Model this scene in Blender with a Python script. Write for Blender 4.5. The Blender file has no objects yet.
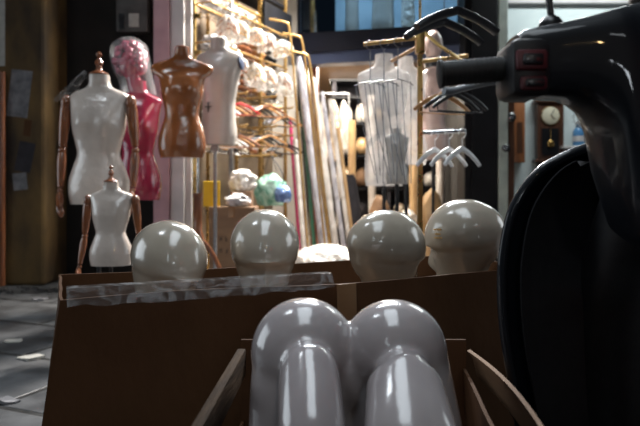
import bpy, bmesh, math, random
from mathutils import Vector, Matrix, noise, Euler
PI = math.pi
rnd = random.Random(7)
SC = bpy.context.scene
COL = SC.collection
F, H, HY = 622.2, 0.8, 190.0          # focal length in pixels of a 640 wide frame, eye height, horizon row


def at(px, py, y):
    """world point seen at pixel (px,py) at depth y"""
    return Vector(((px - 320) / F * y, y, H + (HY - py) / F * y))


# ------------------------------------------------------------------ materials
def new_mat(name):
    m = bpy.data.materials.new(name)
    m.use_nodes = True
    nt = m.node_tree
    nt.nodes.clear()
    out = nt.nodes.new('ShaderNodeOutputMaterial')
    b = nt.nodes.new('ShaderNodeBsdfPrincipled')
    nt.links.new(b.outputs[0], out.inputs[0])
    return m, nt, b, out


def mat(name, c1, c2=None, scale=8.0, rough=0.5, metal=0.0, bump=0.0, bscale=None, coat=0.0, coatr=0.05, dist=0.0,
        stretch=(1, 1, 1), detail=4.0, spec=0.5, rvar=0.0, sss=0.0, trans=0.0, bdist=0.01, lo=.35, hi=.65):
    m, nt, b, out = new_mat(name)
    N, L = nt.nodes, nt.links
    tc = N.new('ShaderNodeTexCoord')
    mp = N.new('ShaderNodeMapping')
    mp.inputs['Scale'].default_value = stretch
    L.new(tc.outputs['Object'], mp.inputs[0])
    nz = N.new('ShaderNodeTexNoise')
    nz.inputs['Scale'].default_value = scale
    nz.inputs['Detail'].default_value = detail
    nz.inputs['Distortion'].default_value = dist
    L.new(mp.outputs[0], nz.inputs[0])
    cr = N.new('ShaderNodeValToRGB')
    c2 = c2 or tuple(x * .8 for x in c1)
    cr.color_ramp.elements[0].position = lo
    cr.color_ramp.elements[1].position = hi
    cr.color_ramp.elements[0].color = (*c2, 1)
    cr.color_ramp.elements[1].color = (*c1, 1)
    L.new(nz.outputs[0], cr.inputs[0])
    L.new(cr.outputs[0], b.inputs['Base Color'])
    b.inputs['Roughness'].default_value = rough
    b.inputs['Metallic'].default_value = metal
    b.inputs['Specular IOR Level'].default_value = spec
    b.inputs['Coat Weight'].default_value = coat
    b.inputs['Coat Roughness'].default_value = coatr
    b.inputs['Transmission Weight'].default_value = trans
    if sss:
        b.inputs['Subsurface Weight'].default_value = sss
        b.inputs['Subsurface Radius'].default_value = (.02, .015, .012)
    if rvar:
        mr = N.new('ShaderNodeMapRange')
        mr.inputs[3].default_value = max(0, rough - rvar)
        mr.inputs[4].default_value = rough + rvar
        L.new(nz.outputs[0], mr.inputs[0])
        L.new(mr.outputs[0], b.inputs['Roughness'])
    if bump:
        n2 = N.new('ShaderNodeTexNoise')
        n2.inputs['Scale'].default_value = bscale or scale * 3
        n2.inputs['Detail'].default_value = 5
        L.new(mp.outputs[0], n2.inputs[0])
        bp = N.new('ShaderNodeBump')
        bp.inputs['Strength'].default_value = bump
        bp.inputs['Distance'].default_value = bdist
        L.new(n2.outputs[0], bp.inputs['Height'])
        L.new(bp.outputs[0], b.inputs['Normal'])
        if coat:
            L.new(bp.outputs[0], b.inputs['Coat Normal'])
    return m


def film_mat(name, tint=(.9, .93, .95), solid=.25, scale=14.0, stretch=(1, 1, 1), rough=.12, lo=.45, hi=.62, most=.75):
    """clear crinkled plastic film: see-through, with milky folds"""
    m, nt, b, out = new_mat(name)
    N, L = nt.nodes, nt.links
    b.inputs['Base Color'].default_value = (*tint, 1)
    b.inputs['Roughness'].default_value = rough
    tr = N.new('ShaderNodeBsdfTransparent')
    tc = N.new('ShaderNodeTexCoord')
    mp = N.new('ShaderNodeMapping')
    mp.inputs['Scale'].default_value = stretch
    nz = N.new('ShaderNodeTexNoise')
    nz.inputs['Scale'].default_value = scale
    nz.inputs['Detail'].default_value = 3
    nz.inputs['Distortion'].default_value = 1.2
    L.new(tc.outputs['Object'], mp.inputs[0])
    L.new(mp.outputs[0], nz.inputs[0])
    mr = N.new('ShaderNodeMapRange')
    mr.inputs[1].default_value = lo
    mr.inputs[2].default_value = hi
    mr.inputs[3].default_value = solid
    mr.inputs[4].default_value = most
    L.new(nz.outputs[0], mr.inputs[0])
    bp = N.new('ShaderNodeBump')
    bp.inputs['Strength'].default_value = .6
    bp.inputs['Distance'].default_value = .01
    L.new(nz.outputs[0], bp.inputs['Height'])
    L.new(bp.outputs[0], b.inputs['Normal'])
    mx = N.new('ShaderNodeMixShader')
    L.new(mr.outputs[0], mx.inputs[0])
    L.new(tr.outputs[0], mx.inputs[1])
    L.new(b.outputs[0], mx.inputs[2])
    L.new(mx.outputs[0], out.inputs[0])
    return m


M = {}
M['white_gloss'] = mat('mannequin_white', (.47, .415, .34), (.38, .33, .265), 3, rough=.22, coat=1.0, coatr=.12, bump=.05, bscale=9, bdist=.02)
M['hips_gloss'] = mat('mannequin_white_in_film', (.46, .42, .42), (.34, .30, .305), 3, rough=.20, coat=1.0, coatr=.11, bump=.10, bscale=7, bdist=.02, stretch=(1.6, 1.6, .6))
M['form_white'] = mat('dress_form_white', (.62, .54, .48), (.50, .43, .38), 6, rough=.3, coat=.8, coatr=.12, bump=.35, bscale=16, bdist=.02)
M['torso_white'] = mat('torso_white', (.52, .48, .44), (.44, .40, .36), 4, rough=.35, coat=.5, coatr=.1, bump=.05)
M['brown'] = mat('mannequin_brown', (.30, .10, .028), (.19, .058, .016), 4, rough=.25, coat=1.0, coatr=.06, bump=.35, bscale=14, bdist=.02)
M['pink'] = mat('mannequin_pink', (.33, .018, .055), (.22, .011, .035), 4, rough=.25, coat=1.0, coatr=.06, bump=.2, bscale=10, bdist=.02)
M['pink_hair'] = mat('pink_curls', (.42, .03, .09), (.22, .012, .045), 30, rough=.35, coat=.6, bump=.5, bscale=40)
M['wood_dark'] = mat('varnished_wood', (.27, .09, .03), (.14, .042, .016), 5, rough=.3, coat=.7, coatr=.1, stretch=(9, 9, 1.2), dist=1)
M['wood_pale'] = mat('pale_wood', (.50, .25, .09), (.36, .16, .05), 6, rough=.4, coat=.3, stretch=(4, 4, 1), dist=1)
M['wood_end'] = mat('grey_timber', (.062, .036, .019), (.028, .016, .009), 9, spec=.1, rough=.8, stretch=(8, 1, 8), bump=.3)
M['gold'] = mat('brass', (.55, .36, .13), (.38, .23, .07), 12, rough=.28, metal=.85, rvar=.08)
M['gold_paint'] = mat('gold_tube', (.52, .33, .12), (.38, .22, .07), 12, rough=.32, metal=.6)
M['chrome'] = mat('chrome', (.72, .73, .75), (.5, .5, .52), 20, rough=.18, metal=1.0)
M['steel'] = mat('brushed_steel', (.45, .46, .48), (.32, .33, .35), 20, rough=.35, metal=.9, stretch=(1, 1, 9))
M['wire'] = mat('grey_wire', (.16, .16, .17), (.09, .09, .10), 20, rough=.3, metal=.9)
M['black_plastic'] = mat('black_plastic', (.012, .012, .014), (.006, .006, .008), 12, rough=.35, coat=.2)
M['white_plastic'] = mat('white_plastic', (.72, .72, .72), (.6, .6, .6), 12, rough=.35)
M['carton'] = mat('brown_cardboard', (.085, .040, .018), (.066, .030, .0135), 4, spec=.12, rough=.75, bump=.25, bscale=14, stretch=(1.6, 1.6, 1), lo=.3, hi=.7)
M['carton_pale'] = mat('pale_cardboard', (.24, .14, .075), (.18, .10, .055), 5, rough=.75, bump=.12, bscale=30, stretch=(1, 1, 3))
M['tape'] = mat('parcel_tape', (.26, .15, .075), (.2, .11, .055), 9, rough=.22, coat=.5)
M['print'] = mat('black_print', (.03, .022, .018), (.02, .015, .012), 30, rough=.7)
M['silver'] = mat('silver_paint', (.42, .44, .47), (.36, .38, .4), 8, rough=.3)
M['pack_film'] = film_mat('hanger_pack_film', tint=(.90, .88, .84), solid=.14, scale=9, rough=.12, lo=.42, hi=.66, most=.72, stretch=(1, 1, .6))
M['film'] = film_mat('clear_film', tint=(.7, .72, .74), solid=.06, scale=26, most=.30)
M['film_bag'] = film_mat('clear_bag_film', solid=.10, scale=11, lo=.52, hi=.72, most=.34, stretch=(1, 1, .4))
M['bag_white'] = mat('milky_bag', (.86, .84, .80), (.50, .44, .38), 9, rough=.18, coat=.7, coatr=.05, bump=1.0, bscale=14, bdist=.05, dist=2.5)
M['bag_grey'] = mat('grey_bag', (.70, .70, .72), (.34, .33, .34), 8, rough=.2, coat=.7, coatr=.05, bump=1.0, bscale=12, bdist=.05, dist=2.5)
M['bag_cream'] = mat('cream_bag', (.80, .70, .55), (.42, .30, .20), 8, rough=.22, coat=.6, coatr=.05, bump=1.0, bscale=12, bdist=.05, dist=2.5)
M['bag_green'] = mat('green_bag', (.42, .62, .50), (.12, .34, .24), 7, rough=.2, coat=.7, bump=.9, bscale=10, bdist=.04, dist=2)
M['bag_blue'] = mat('blue_bag', (.18, .32, .60), (.07, .14, .34), 7, rough=.2, coat=.7, bump=.9, bscale=12, bdist=.04, dist=2)
M['wrap_silver'] = mat('silver_wrap', (.62, .62, .68), (.30, .29, .33), 10, rough=.15, coat=.8, bump=1.0, bscale=18, bdist=.03, stretch=(1, 1, .35), dist=1.5)
M['wrap_white'] = mat('white_wrap', (.85, .82, .78), (.52, .46, .42), 10, rough=.18, coat=.8, bump=.9, bscale=18, bdist=.03, stretch=(1, 1, .35), dist=1.5)
M['wrap_tan'] = mat('tan_wrap', (.62, .42, .22), (.4, .25, .12), 10, rough=.25, coat=.6, bump=.6, bscale=14, stretch=(1, 1, .35))
M['roll_pink'] = mat('pink_roll', (.62, .05, .18), (.45, .03, .12), 8, rough=.3, coat=.4)
M['roll_green'] = mat('green_roll', (.05, .20, .12), (.03, .12, .08), 8, rough=.3, coat=.4)
M['clear_body'] = film_mat('frosted_plastic_body', tint=(.86, .82, .79), solid=.38, scale=4, rough=.14, lo=.4, hi=.65, most=.82)
M['yellow'] = mat('yellow_card', (.75, .46, .01), (.65, .38, .01), 6, rough=.4)
M['red'] = mat('red_plastic', (.5, .03, .03), (.4, .02, .02), 6, rough=.4)
M['navy'] = mat('navy_cap', (.03, .045, .09), (.02, .03, .06), 8, rough=.4)
M['scooter'] = mat('black_paint', (.004, .006, .010), (.003, .004, .007), 4, rough=.5, spec=.2, coat=.45, coatr=.035)
M['scooter_matt'] = mat('black_grained_plastic', (.010, .010, .012), (.006, .006, .008), 60, rough=.5, bump=.15, bscale=200, bdist=.002)
M['rubber'] = mat('black_rubber', (.012, .012, .012), (.007, .007, .007), 40, rough=.6, bump=.2, bscale=120, bdist=.002)
M['lit_bezel'] = mat('red_glow_bezel', (.10, .012, .018), (.07, .008, .012), 20, rough=.45)  # red glow falling on the switch bezels is put into their colour
# surroundings
M['pillar_pink'] = mat('pink_plaster', (.52, .33, .36), (.42, .26, .29), 5, rough=.7, bump=.1)
M['pillar_white'] = mat('white_painted_metal', (.62, .60, .60), (.52, .50, .50), 5, rough=.45)
M['tan_wall'] = mat('tan_plaster', (.22, .165, .11), (.12, .085, .055), 3, rough=.8)
M['plaster'] = mat('white_plaster', (.74, .70, .64), (.62, .57, .50), 3, rough=.8, bump=.1)
M['clock_wall'] = mat('pale_blue_plaster', (.66, .74, .74), (.56, .64, .65), 3, rough=.8)
M['old_wall'] = mat('stained_ochre_concrete', (.16, .095, .028), (.02, .013, .008), 3.2, rough=.85, bump=.5, bscale=18, detail=8, stretch=(1, 1, .5), lo=.3, hi=.7)
M['dark_wall'] = mat('shade_dark_wall', (.012, .009, .007), (.005, .004, .003), 3, rough=.9, bump=.4, bscale=15, detail=8)  # night shade of the recess is put into this wall colour
M['black_metal'] = mat('black_metal_frame', (.006, .006, .008), (.003, .003, .004), 5, rough=.5, spec=.25)
M['beam_dark'] = mat('dark_blue_steel', (.008, .010, .022), (.005, .006, .014), 4, rough=.45, spec=.3)
M['beam_light'] = mat('slate_blue_steel', (.06, .08, .15), (.045, .06, .12), 4, rough=.35)
M['jamb'] = mat('grey_green_metal', (.40, .46, .42), (.30, .34, .32), 6, rough=.4)
M['ceil_wood'] = mat('brown_ceiling_boards', (.26, .155, .08), (.11, .06, .03), 5, rough=.6, stretch=(1.2, 8, 8), dist=2)
M['door_red'] = mat('red_brown_timber', (.26, .055, .025), (.17, .035, .016), 5, rough=.4, stretch=(6, 6, 1))
M['floor'] = mat('shop_floor', (.42, .36, .30), (.3, .25, .2), 4, rough=.35)
M['upper_wall'] = mat('blue_grey_plaster', (.36, .44, .50), (.20, .27, .33), 1.6, rough=.7)
M['paper'] = mat('old_paper', (.20, .20, .21), (.10, .10, .11), 14, rough=.8)
M['paper_pale'] = mat('pale_paper', (.45, .44, .40), (.36, .35, .32), 14, rough=.8)
M['dark_cloth'] = mat('dark_cloth', (.03, .028, .035), (.018, .016, .02), 12, rough=.9)
M['grey_box'] = mat('grey_painted_metal', (.09, .085, .08), (.05, .047, .045), 8, rough=.5)
M['clock_wood'] = mat('walnut', (.10, .042, .022), (.055, .022, .012), 6, rough=.35, coat=.5, stretch=(8, 8, 1))
M['clock_orange'] = mat('orange_oak', (.34, .13, .05), (.24, .085, .03), 6, rough=.35, coat=.5, stretch=(8, 8, 1))
M['dial'] = mat('ivory_dial', (.66, .62, .48), (.58, .53, .4), 9, rough=.4)
M['bottle_blue'] = mat('blue_plastic', (.10, .28, .50), (.07, .2, .4), 9, rough=.2)
M['skin_mannequin'] = mat('mannequin_flesh', (.46, .34, .30), (.38, .27, .24), 5, rough=.35, coat=.4)


def mat_ground():
    m, nt, b, out = new_mat('worn_paving_slabs')
    N, L = nt.nodes, nt.links
    tc = N.new('ShaderNodeTexCoord')
    mp = N.new('ShaderNodeMapping')
    mp.inputs['Rotation'].default_value = (0, 0, math.radians(23))
    L.new(tc.outputs['Object'], mp.inputs[0])
    br = N.new('ShaderNodeTexBrick')
    br.offset = .5
    br.inputs['Scale'].default_value = 1.0
    br.inputs['Brick Width'].default_value = 1.0
    br.inputs['Row Height'].default_value = .55
    br.inputs['Mortar Size'].default_value = .018
    br.inputs['Mortar Smooth'].default_value = .4
    br.inputs['Color1'].default_value = (.058, .060, .064, 1)
    br.inputs['Color2'].default_value = (.088, .09, .093, 1)
    br.inputs['Mortar'].default_value = (.012, .012, .012, 1)
    L.new(mp.outputs[0], br.inputs[0])
    nz = N.new('ShaderNodeTexNoise')
    nz.inputs['Scale'].default_value = 4
    nz.inputs['Detail'].default_value = 8
    L.new(mp.outputs[0], nz.inputs[0])
    mr = N.new('ShaderNodeMapRange')
    mr.inputs[1].default_value, mr.inputs[2].default_value = .3, .7
    mr.inputs[3].default_value, mr.inputs[4].default_value = .45, 1.5
    L.new(nz.outputs[0], mr.inputs[0])
    mx = N.new('ShaderNodeVectorMath')
    mx.operation = 'SCALE'
    L.new(br.outputs[0], mx.inputs[0])
    L.new(mr.outputs[0], mx.inputs['Scale'])
    L.new(mx.outputs[0], b.inputs['Base Color'])
    m2 = N.new('ShaderNodeMapRange')
    m2.inputs[1].default_value, m2.inputs[2].default_value = .35, .7
    m2.inputs[3].default_value, m2.inputs[4].default_value = .38, .75
    L.new(nz.outputs[0], m2.inputs[0])
    L.new(m2.outputs[0], b.inputs['Roughness'])
    bp = N.new('ShaderNodeBump')
    bp.inputs['Strength'].default_value = .5
    bp.inputs['Distance'].default_value = .02
    ad = N.new('ShaderNodeMath')
    ad.operation = 'SUBTRACT'
    L.new(nz.outputs[0], ad.inputs[0])
    L.new(br.outputs[1], ad.inputs[1])
    L.new(ad.outputs[0], bp.inputs['Height'])
    L.new(bp.outputs[0], b.inputs['Normal'])
    return m


M['ground'] = mat_ground()


def mat_glass(name, tint, op):
    m, nt, b, out = new_mat(name)
    N, L = nt.nodes, nt.links
    tr = N.new('ShaderNodeBsdfTransparent')
    tr.inputs[0].default_value = (*tint, 1)
    gl = N.new('ShaderNodeBsdfGlossy')
    gl.inputs['Roughness'].default_value = .03
    gl.inputs['Color'].default_value = (.9, .95, 1, 1)
    fr = N.new('ShaderNodeFresnel')
    fr.inputs[0].default_value = 1.5
    ad = N.new('ShaderNodeMath')
    ad.inputs[1].default_value = op
    L.new(fr.outputs[0], ad.inputs[0])
    mx = N.new('ShaderNodeMixShader')
    L.new(ad.outputs[0], mx.inputs[0])
    L.new(tr.outputs[0], mx.inputs[1])
    L.new(gl.outputs[0], mx.inputs[2])
    L.new(mx.outputs[0], out.inputs[0])
    return m


M['glass_blue'] = mat_glass('blue_tinted_glass', (.66, .80, .90), .03)
M['glass_clear'] = mat_glass('clear_glass', (.95, .97, .97), .03)


# ------------------------------------------------------------------ mesh helpers
def bx(bm, c, s, rot=None, bevel=0.0, shear=None):
    """box centred at c, size s"""
    t = bmesh.new()
    bmesh.ops.create_cube(t, size=1.0)
    bmesh.ops.scale(t, vec=Vector(s), verts=t.verts)
    if bevel:
        bmesh.ops.bevel(t, geom=list(t.edges), offset=bevel, segments=2, affect='EDGES', profile=.5)
    mx = Matrix.Translation(Vector(c))
    if rot is not None:
        mx = mx @ (rot.to_4x4() if isinstance(rot, Matrix) else Euler(rot).to_matrix().to_4x4())
    bmesh.ops.transform(t, matrix=mx, verts=t.verts)
    merge(bm, t)


def merge(bm, t):
    vm = {v: bm.verts.new(v.co) for v in t.verts}
    for f in t.faces:
        try:
            bm.faces.new([vm[v] for v in f.verts])
        except ValueError:
            pass
    t.free()


def loft(bm, rings, cap0=True, cap1=True, closed=True):
    vr = [[bm.verts.new(p) for p in r] for r in rings]
    n = len(rings[0])
    for a, b in zip(vr[:-1], vr[1:]):
        for i in range(n if closed else n - 1):
            j = (i + 1) % n
            bm.faces.new((a[i], a[j], b[j], b[i]))
    if cap0:
        bm.faces.new(list(reversed(vr[0])))
    if cap1:
        bm.faces.new(vr[-1])


def sweep(bm, path, rad, n=10, up=(0, 0, 1), caps=True):
    """tube along path; rad: number, list of numbers or list of (a,b) pairs (side, up)"""
    path = [Vector(p) for p in path]
    k = len(path)
    if not isinstance(rad, (list, tuple)):
        rad = [rad] * k
    elif isinstance(rad, tuple):
        rad = [rad] * k
    rings = []
    side = None
    for i, p in enumerate(path):
        t = (path[min(i + 1, k - 1)] - path[max(i - 1, 0)]).normalized()
        if side is None:
            u = Vector(up)
            if abs(t.dot(u)) > .95:
                u = Vector((1, 0, 0)) if abs(t.x) < .9 else Vector((0, 1, 0))
            side = t.cross(u).normalized()
        side = (side - t * side.dot(t)).normalized()
        w = side.cross(t)
        r = rad[i]
        a, b = r if isinstance(r, (list, tuple)) else (r, r)
        rings.append([p + side * (a * math.cos(q)) + w * (b * math.sin(q)) for q in [2 * PI * j / n for j in range(n)]])
    loft(bm, rings, caps, caps)


def smooth_path(pts, n=6):
    """Catmull-Rom through points"""
    pts = [Vector(p) for p in pts]
    out = []
    for i in range(len(pts) - 1):
        p0, p1, p2, p3 = pts[max(i - 1, 0)], pts[i], pts[i + 1], pts[min(i + 2, len(pts) - 1)]
        for j in range(n):
            t = j / n
            out.append(.5 * (2 * p1 + (p2 - p0) * t + (2 * p0 - 5 * p1 + 4 * p2 - p3) * t * t + (3 * p1 - p0 - 3 * p2 + p3) * t ** 3))
    out.append(pts[-1])
    return out


def lathe(bm, prof, c=(0, 0, 0), n=24, rot=None):
    """prof: list of (r,z)"""
    t = bmesh.new()
    rings = [[Vector((max(r, 1e-4) * math.cos(2 * PI * j / n), max(r, 1e-4) * math.sin(2 * PI * j / n), z)) for j in range(n)] for r, z in prof]
    loft(t, rings)
    mx = Matrix.Translation(Vector(c))
    if rot is not None:
        mx = mx @ Euler(rot).to_matrix().to_4x4()
    bmesh.ops.transform(t, matrix=mx, verts=t.verts)
    merge(bm, t)


def ell(bm, c, r, rot=None, seg=24, rings=14):
    t = bmesh.new()
    bmesh.ops.create_uvsphere(t, u_segments=seg, v_segments=rings, radius=1.0)
    bmesh.ops.scale(t, vec=Vector(r), verts=t.verts)
    mx = Matrix.Translation(Vector(c))
    if rot is not None:
        mx = mx @ Euler(rot).to_matrix().to_4x4()
    bmesh.ops.transform(t, matrix=mx, verts=t.verts)
    merge(bm, t)


def prism(bm, pts, z0, z1):
    """vertical prism over a plan polygon"""
    a = [bm.verts.new((p[0], p[1], z0)) for p in pts]
    b = [bm.verts.new((p[0], p[1], z1)) for p in pts]
    n = len(pts)
    bm.faces.new(list(reversed(a)))
    bm.faces.new(b)
    for i in range(n):
        j = (i + 1) % n
        bm.faces.new((a[i], a[j], b[j], b[i]))


def obj(name, bm, m, parent=None, smooth=True, world=False, sub=0):
    bmesh.ops.recalc_face_normals(bm, faces=bm.faces)
    if world and parent is not None:
        org = Vector(parent.get('_o', parent.location))
        bmesh.ops.translate(bm, vec=-org, verts=bm.verts)
    me = bpy.data.meshes.new(name)
    bm.to_mesh(me)
    bm.free()
    o = bpy.data.objects.new(name, me)
    COL.objects.link(o)
    me.materials.append(M[m] if isinstance(m, str) else m)
    if smooth:
        me.polygons.foreach_set('use_smooth', [True] * len(me.polygons))
        try:
            me.set_sharp_from_angle(angle=math.radians(40))
        except Exception:
            pass
    if parent is not None:
        o.parent = parent
    return o


def thing(name, label, cat, loc=(0, 0, 0), rz=0.0, group=None):
    o = bpy.data.objects.new(name, None)
    o.empty_display_size = .05
    COL.objects.link(o)
    o.location = loc
    o.rotation_euler = (0, 0, rz)
    o['label'] = label
    o['category'] = cat
    if group:
        o['group'] = group
    return o


def tag(o, label, cat, group=None):
    o['label'] = label
    o['category'] = cat
    if group:
        o['group'] = group
    return o


def struct(name, bm, m, smooth=False, parent=None, world=False):
    o = obj(name, bm, m, parent, smooth, world)
    if parent is None:
        o['kind'] = 'structure'
    return o


def dup(root, loc, rot, label, group=None):
    r = root.copy()
    COL.objects.link(r)
    r.location = loc
    r.rotation_euler = rot
    r['label'] = label
    if group:
        r['group'] = group
    for ch in list(root.children):
        c = ch.copy()
        COL.objects.link(c)
        c.parent = r
        for g in list(ch.children):
            d = g.copy()
            COL.objects.link(d)
            d.parent = c
    return r


def centred(bm, c):
    """move a world-space mesh so its origin is c; returns nothing (the object gets location c)"""
    bmesh.ops.translate(bm, vec=-Vector(c), verts=bm.verts)


def solo(name, bm, m, c, label, cat, group=None, smooth=True):
    """a thing that is one mesh, built in world space, with its origin at c"""
    centred(bm, c)
    o = obj(name, bm, m, None, smooth)
    o.location = c
    return tag(o, label, cat, group)


def lerp_table(tab, z):
    """smooth interpolation in a table of rows (z, a, b, ...)"""
    if z <= tab[0][0]:
        return tab[0][1:]
    if z >= tab[-1][0]:
        return tab[-1][1:]
    for i in range(len(tab) - 1):
        if tab[i][0] <= z <= tab[i + 1][0]:
            z0, z1 = tab[i][0], tab[i + 1][0]
            t = (z - z0) / (z1 - z0)
            p0, p1, p2, p3 = tab[max(i - 1, 0)], tab[i], tab[i + 1], tab[min(i + 2, len(tab) - 1)]
            res = []
            for k in range(1, len(tab[0])):
                m1 = (p2[k] - p0[k]) / max(p2[0] - p0[0], 1e-6) * (z1 - z0)
                m2 = (p3[k] - p1[k]) / max(p3[0] - p1[0], 1e-6) * (z1 - z0)
                h = (2 * t ** 3 - 3 * t * t + 1) * p1[k] + (t ** 3 - 2 * t * t + t) * m1 + (-2 * t ** 3 + 3 * t * t) * p2[k] + (t ** 3 - t * t) * m2
                res.append(h)
            return res
    return tab[-1][1:]


def bag_bm(seed, size, sub=4, amp=.22, freq=2.2, flat=.0):
    """a crumpled plastic bag"""
    t = bmesh.new()
    bmesh.ops.create_icosphere(t, subdivisions=sub, radius=1.0)
    off = Vector((seed * 3.1, seed * 1.7, seed * .9))
    for v in t.verts:
        p = v.co.copy()
        d = noise.noise(p * freq + off) * amp + abs(noise.noise(p * freq * 2.3 + off)) * amp * .7 - amp * .2
        p *= 1 + d
        q = Vector((p.x, p.y, max(p.z, -.72 + .08 * noise.noise(p * 3 + off))))
        v.co = q
    bmesh.ops.scale(t, vec=Vector(size) * .5, verts=t.verts)
    lo = min(v.co.z for v in t.verts)
    bmesh.ops.translate(t, vec=(0, 0, -lo), verts=t.verts)
    return t

# ================================================================== SETTING
bm = bmesh.new(); bx(bm, (0, 3, -.05), (14, 16, .1)); struct('ground', bm, 'ground')
bm = bmesh.new(); prism(bm, [(-1.3, 5.35), (1.75, 5.2), (2.1, 11), (-1.3, 11)], .001, .02); struct('floor', bm, 'floor')
# dark frontage at the left
bm = bmesh.new(); bx(bm, (-1.9, 5.75, 1.9), (1.16, .2, 3.8)); struct('wall_left', bm, 'dark_wall')
bm = bmesh.new(); bx(bm, (-2.75, 5.55, 1.9), (.90, .7, 3.8), bevel=.03); struct('pillar_concrete', bm, 'old_wall', parent=None)
bm = bmesh.new(); bx(bm, (-4.6, 5.6, 1.9), (2.6, .2, 3.8)); struct('wall_far_left', bm, 'dark_wall')
# pink and white door pillar
bm = bmesh.new(); bx(bm, (-1.275, 5.09, 1.9), (.13, .18, 3.8), bevel=.006); struct('pillar_pink', bm, 'pillar_pink')
bm = bmesh.new()
bx(bm, (-1.152, 5.10, 1.9), (.11, .16, 3.8), bevel=.006)
bx(bm, (-1.070, 5.12, 1.9), (.05, .12, 3.8), bevel=.006)
struct('trim_1', bm, 'pillar_white')
# wall behind the rack
Ru = Vector((.428, .904, 0)); Rn = Vector((.904, -.428, 0)); R0 = Vector((-1.02, 5.0, 0))
def rk(t, d=0.0, z=0.0):
    return R0 + Ru * t + Rn * d + Vector((0, 0, z))
a, b = rk(.22, -.36), rk(2.2, -.36); c, d = rk(2.2, -.46), rk(.22, -.46)
bm = bmesh.new(); prism(bm, [a, b, c, d], 0, 3.6); struct('wall_rack', bm, 'tan_wall')
# facade line of the door
FA, FB = Vector((-.36, 6.83, 0)), Vector((1.50, 6.37, 0)); Fu = (FB - FA).normalized(); Fn = Vector((-Fu.y, Fu.x, 0))
def fac(bm, s0, s1, d0, d1, z0, z1):
    p = [FA + Fu * s0 + Fn * d0, FA + Fu * s1 + Fn * d0, FA + Fu * s1 + Fn * d1, FA + Fu * s0 + Fn * d1]
    prism(bm, p, z0, z1)
FL = (FB - FA).length
bm = bmesh.new(); fac(bm, 0, FL, 0, .22, 2.30, 2.49); struct('beam_dark', bm, 'beam_dark')
bm = bmesh.new(); fac(bm, 0, FL, .02, .2, 2.17, 2.298); struct('beam_light', bm, 'beam_light')
bm = bmesh.new(); fac(bm, -.5, .10, .02, .2, 0, 3.6); struct('wall_beside_door', bm, 'plaster')
bm = bmesh.new(); fac(bm, .115, .19, .03, .2, 0, 2.168); struct('door_1', bm, 'black_metal')
bm = bmesh.new(); fac(bm, .20, .27, .25, .35, .02, 2.3); struct('door_2', bm, 'door_red')
# transom window over the beam
bm = bmesh.new(); fac(bm, .105, FL, .09, .10, 2.492, 3.4); struct('window_1', bm, 'glass_blue')
bm = bmesh.new()
fac(bm, .105, FL, .05, .085, 2.492, 2.525); fac(bm, .105, .135, .05, .085, 2.527, 3.4)
struct('trim_2', bm, 'beam_dark')
bm = bmesh.new(); fac(bm, .2, FL + .3, .3, 2.6, 2.5, 2.56); struct('floor_upper', bm, 'ceil_wood')
bm = bmesh.new(); fac(bm, .1, FL + .4, 2.0, 2.1, 2.57, 4.2); struct('wall_upper', bm, 'upper_wall')
# deep room
bm = bmesh.new(); prism(bm, [(-.3, 7.15), (1.55, 6.7), (1.9, 11), (-.9, 11)], 2.40, 2.47); struct('ceiling', bm, 'ceil_wood')
bm = bmesh.new(); prism(bm, [(-1.2, 10.6), (2.1, 10.6), (2.1, 10.7), (-1.2, 10.7)], 0, 2.4); struct('wall_rear', bm, 'tan_wall')
bm = bmesh.new(); prism(bm, [(1.56, 6.75), (1.66, 6.75), (2.0, 10.6), (1.9, 10.6)], 0, 2.4); struct('wall_right', bm, 'dark_wall')
bm = bmesh.new(); prism(bm, [(-.42, 7.2), (-.32, 7.2), (-.85, 10.6), (-.95, 10.6)], 0, 2.4); struct('wall_inner_left', bm, 'plaster')
# black column and grey-green jamb
bm = bmesh.new(); bx(bm, (1.60, 6.35, 1.8), (.33, .34, 3.6), bevel=.01)
bx(bm, (1.53, 6.17, 1.8), (.05, .03, 3.6)); struct('pillar_black', bm, 'black_metal')
bm = bmesh.new(); bx(bm, (1.822, 6.24, 1.8), (.095, .12, 3.6), bevel=.01); struct('trim_3', bm, 'jamb')
bm = bmesh.new(); bx(bm, (1.912, 6.28, 1.0), (.07, .10, 2.0), bevel=.006); struct('trim_4', bm, 'clock_wood')
# clock shop
bm = bmesh.new(); bx(bm, (3.3, 7.05, 1.8), (2.9, .1, 3.6)); struct('wall_clock_shop', bm, 'clock_wall')
bm = bmesh.new(); bx(bm, (3.3, 6.96, 2.93), (2.9, .06, .10), bevel=.01); struct('trim_5', bm, 'pillar_white')
bm = bmesh.new(); bx(bm, (3.3, 5.9, 3.62), (2.9, 2.4, .06)); struct('ceiling_clock_shop', bm, 'pillar_white')

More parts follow.
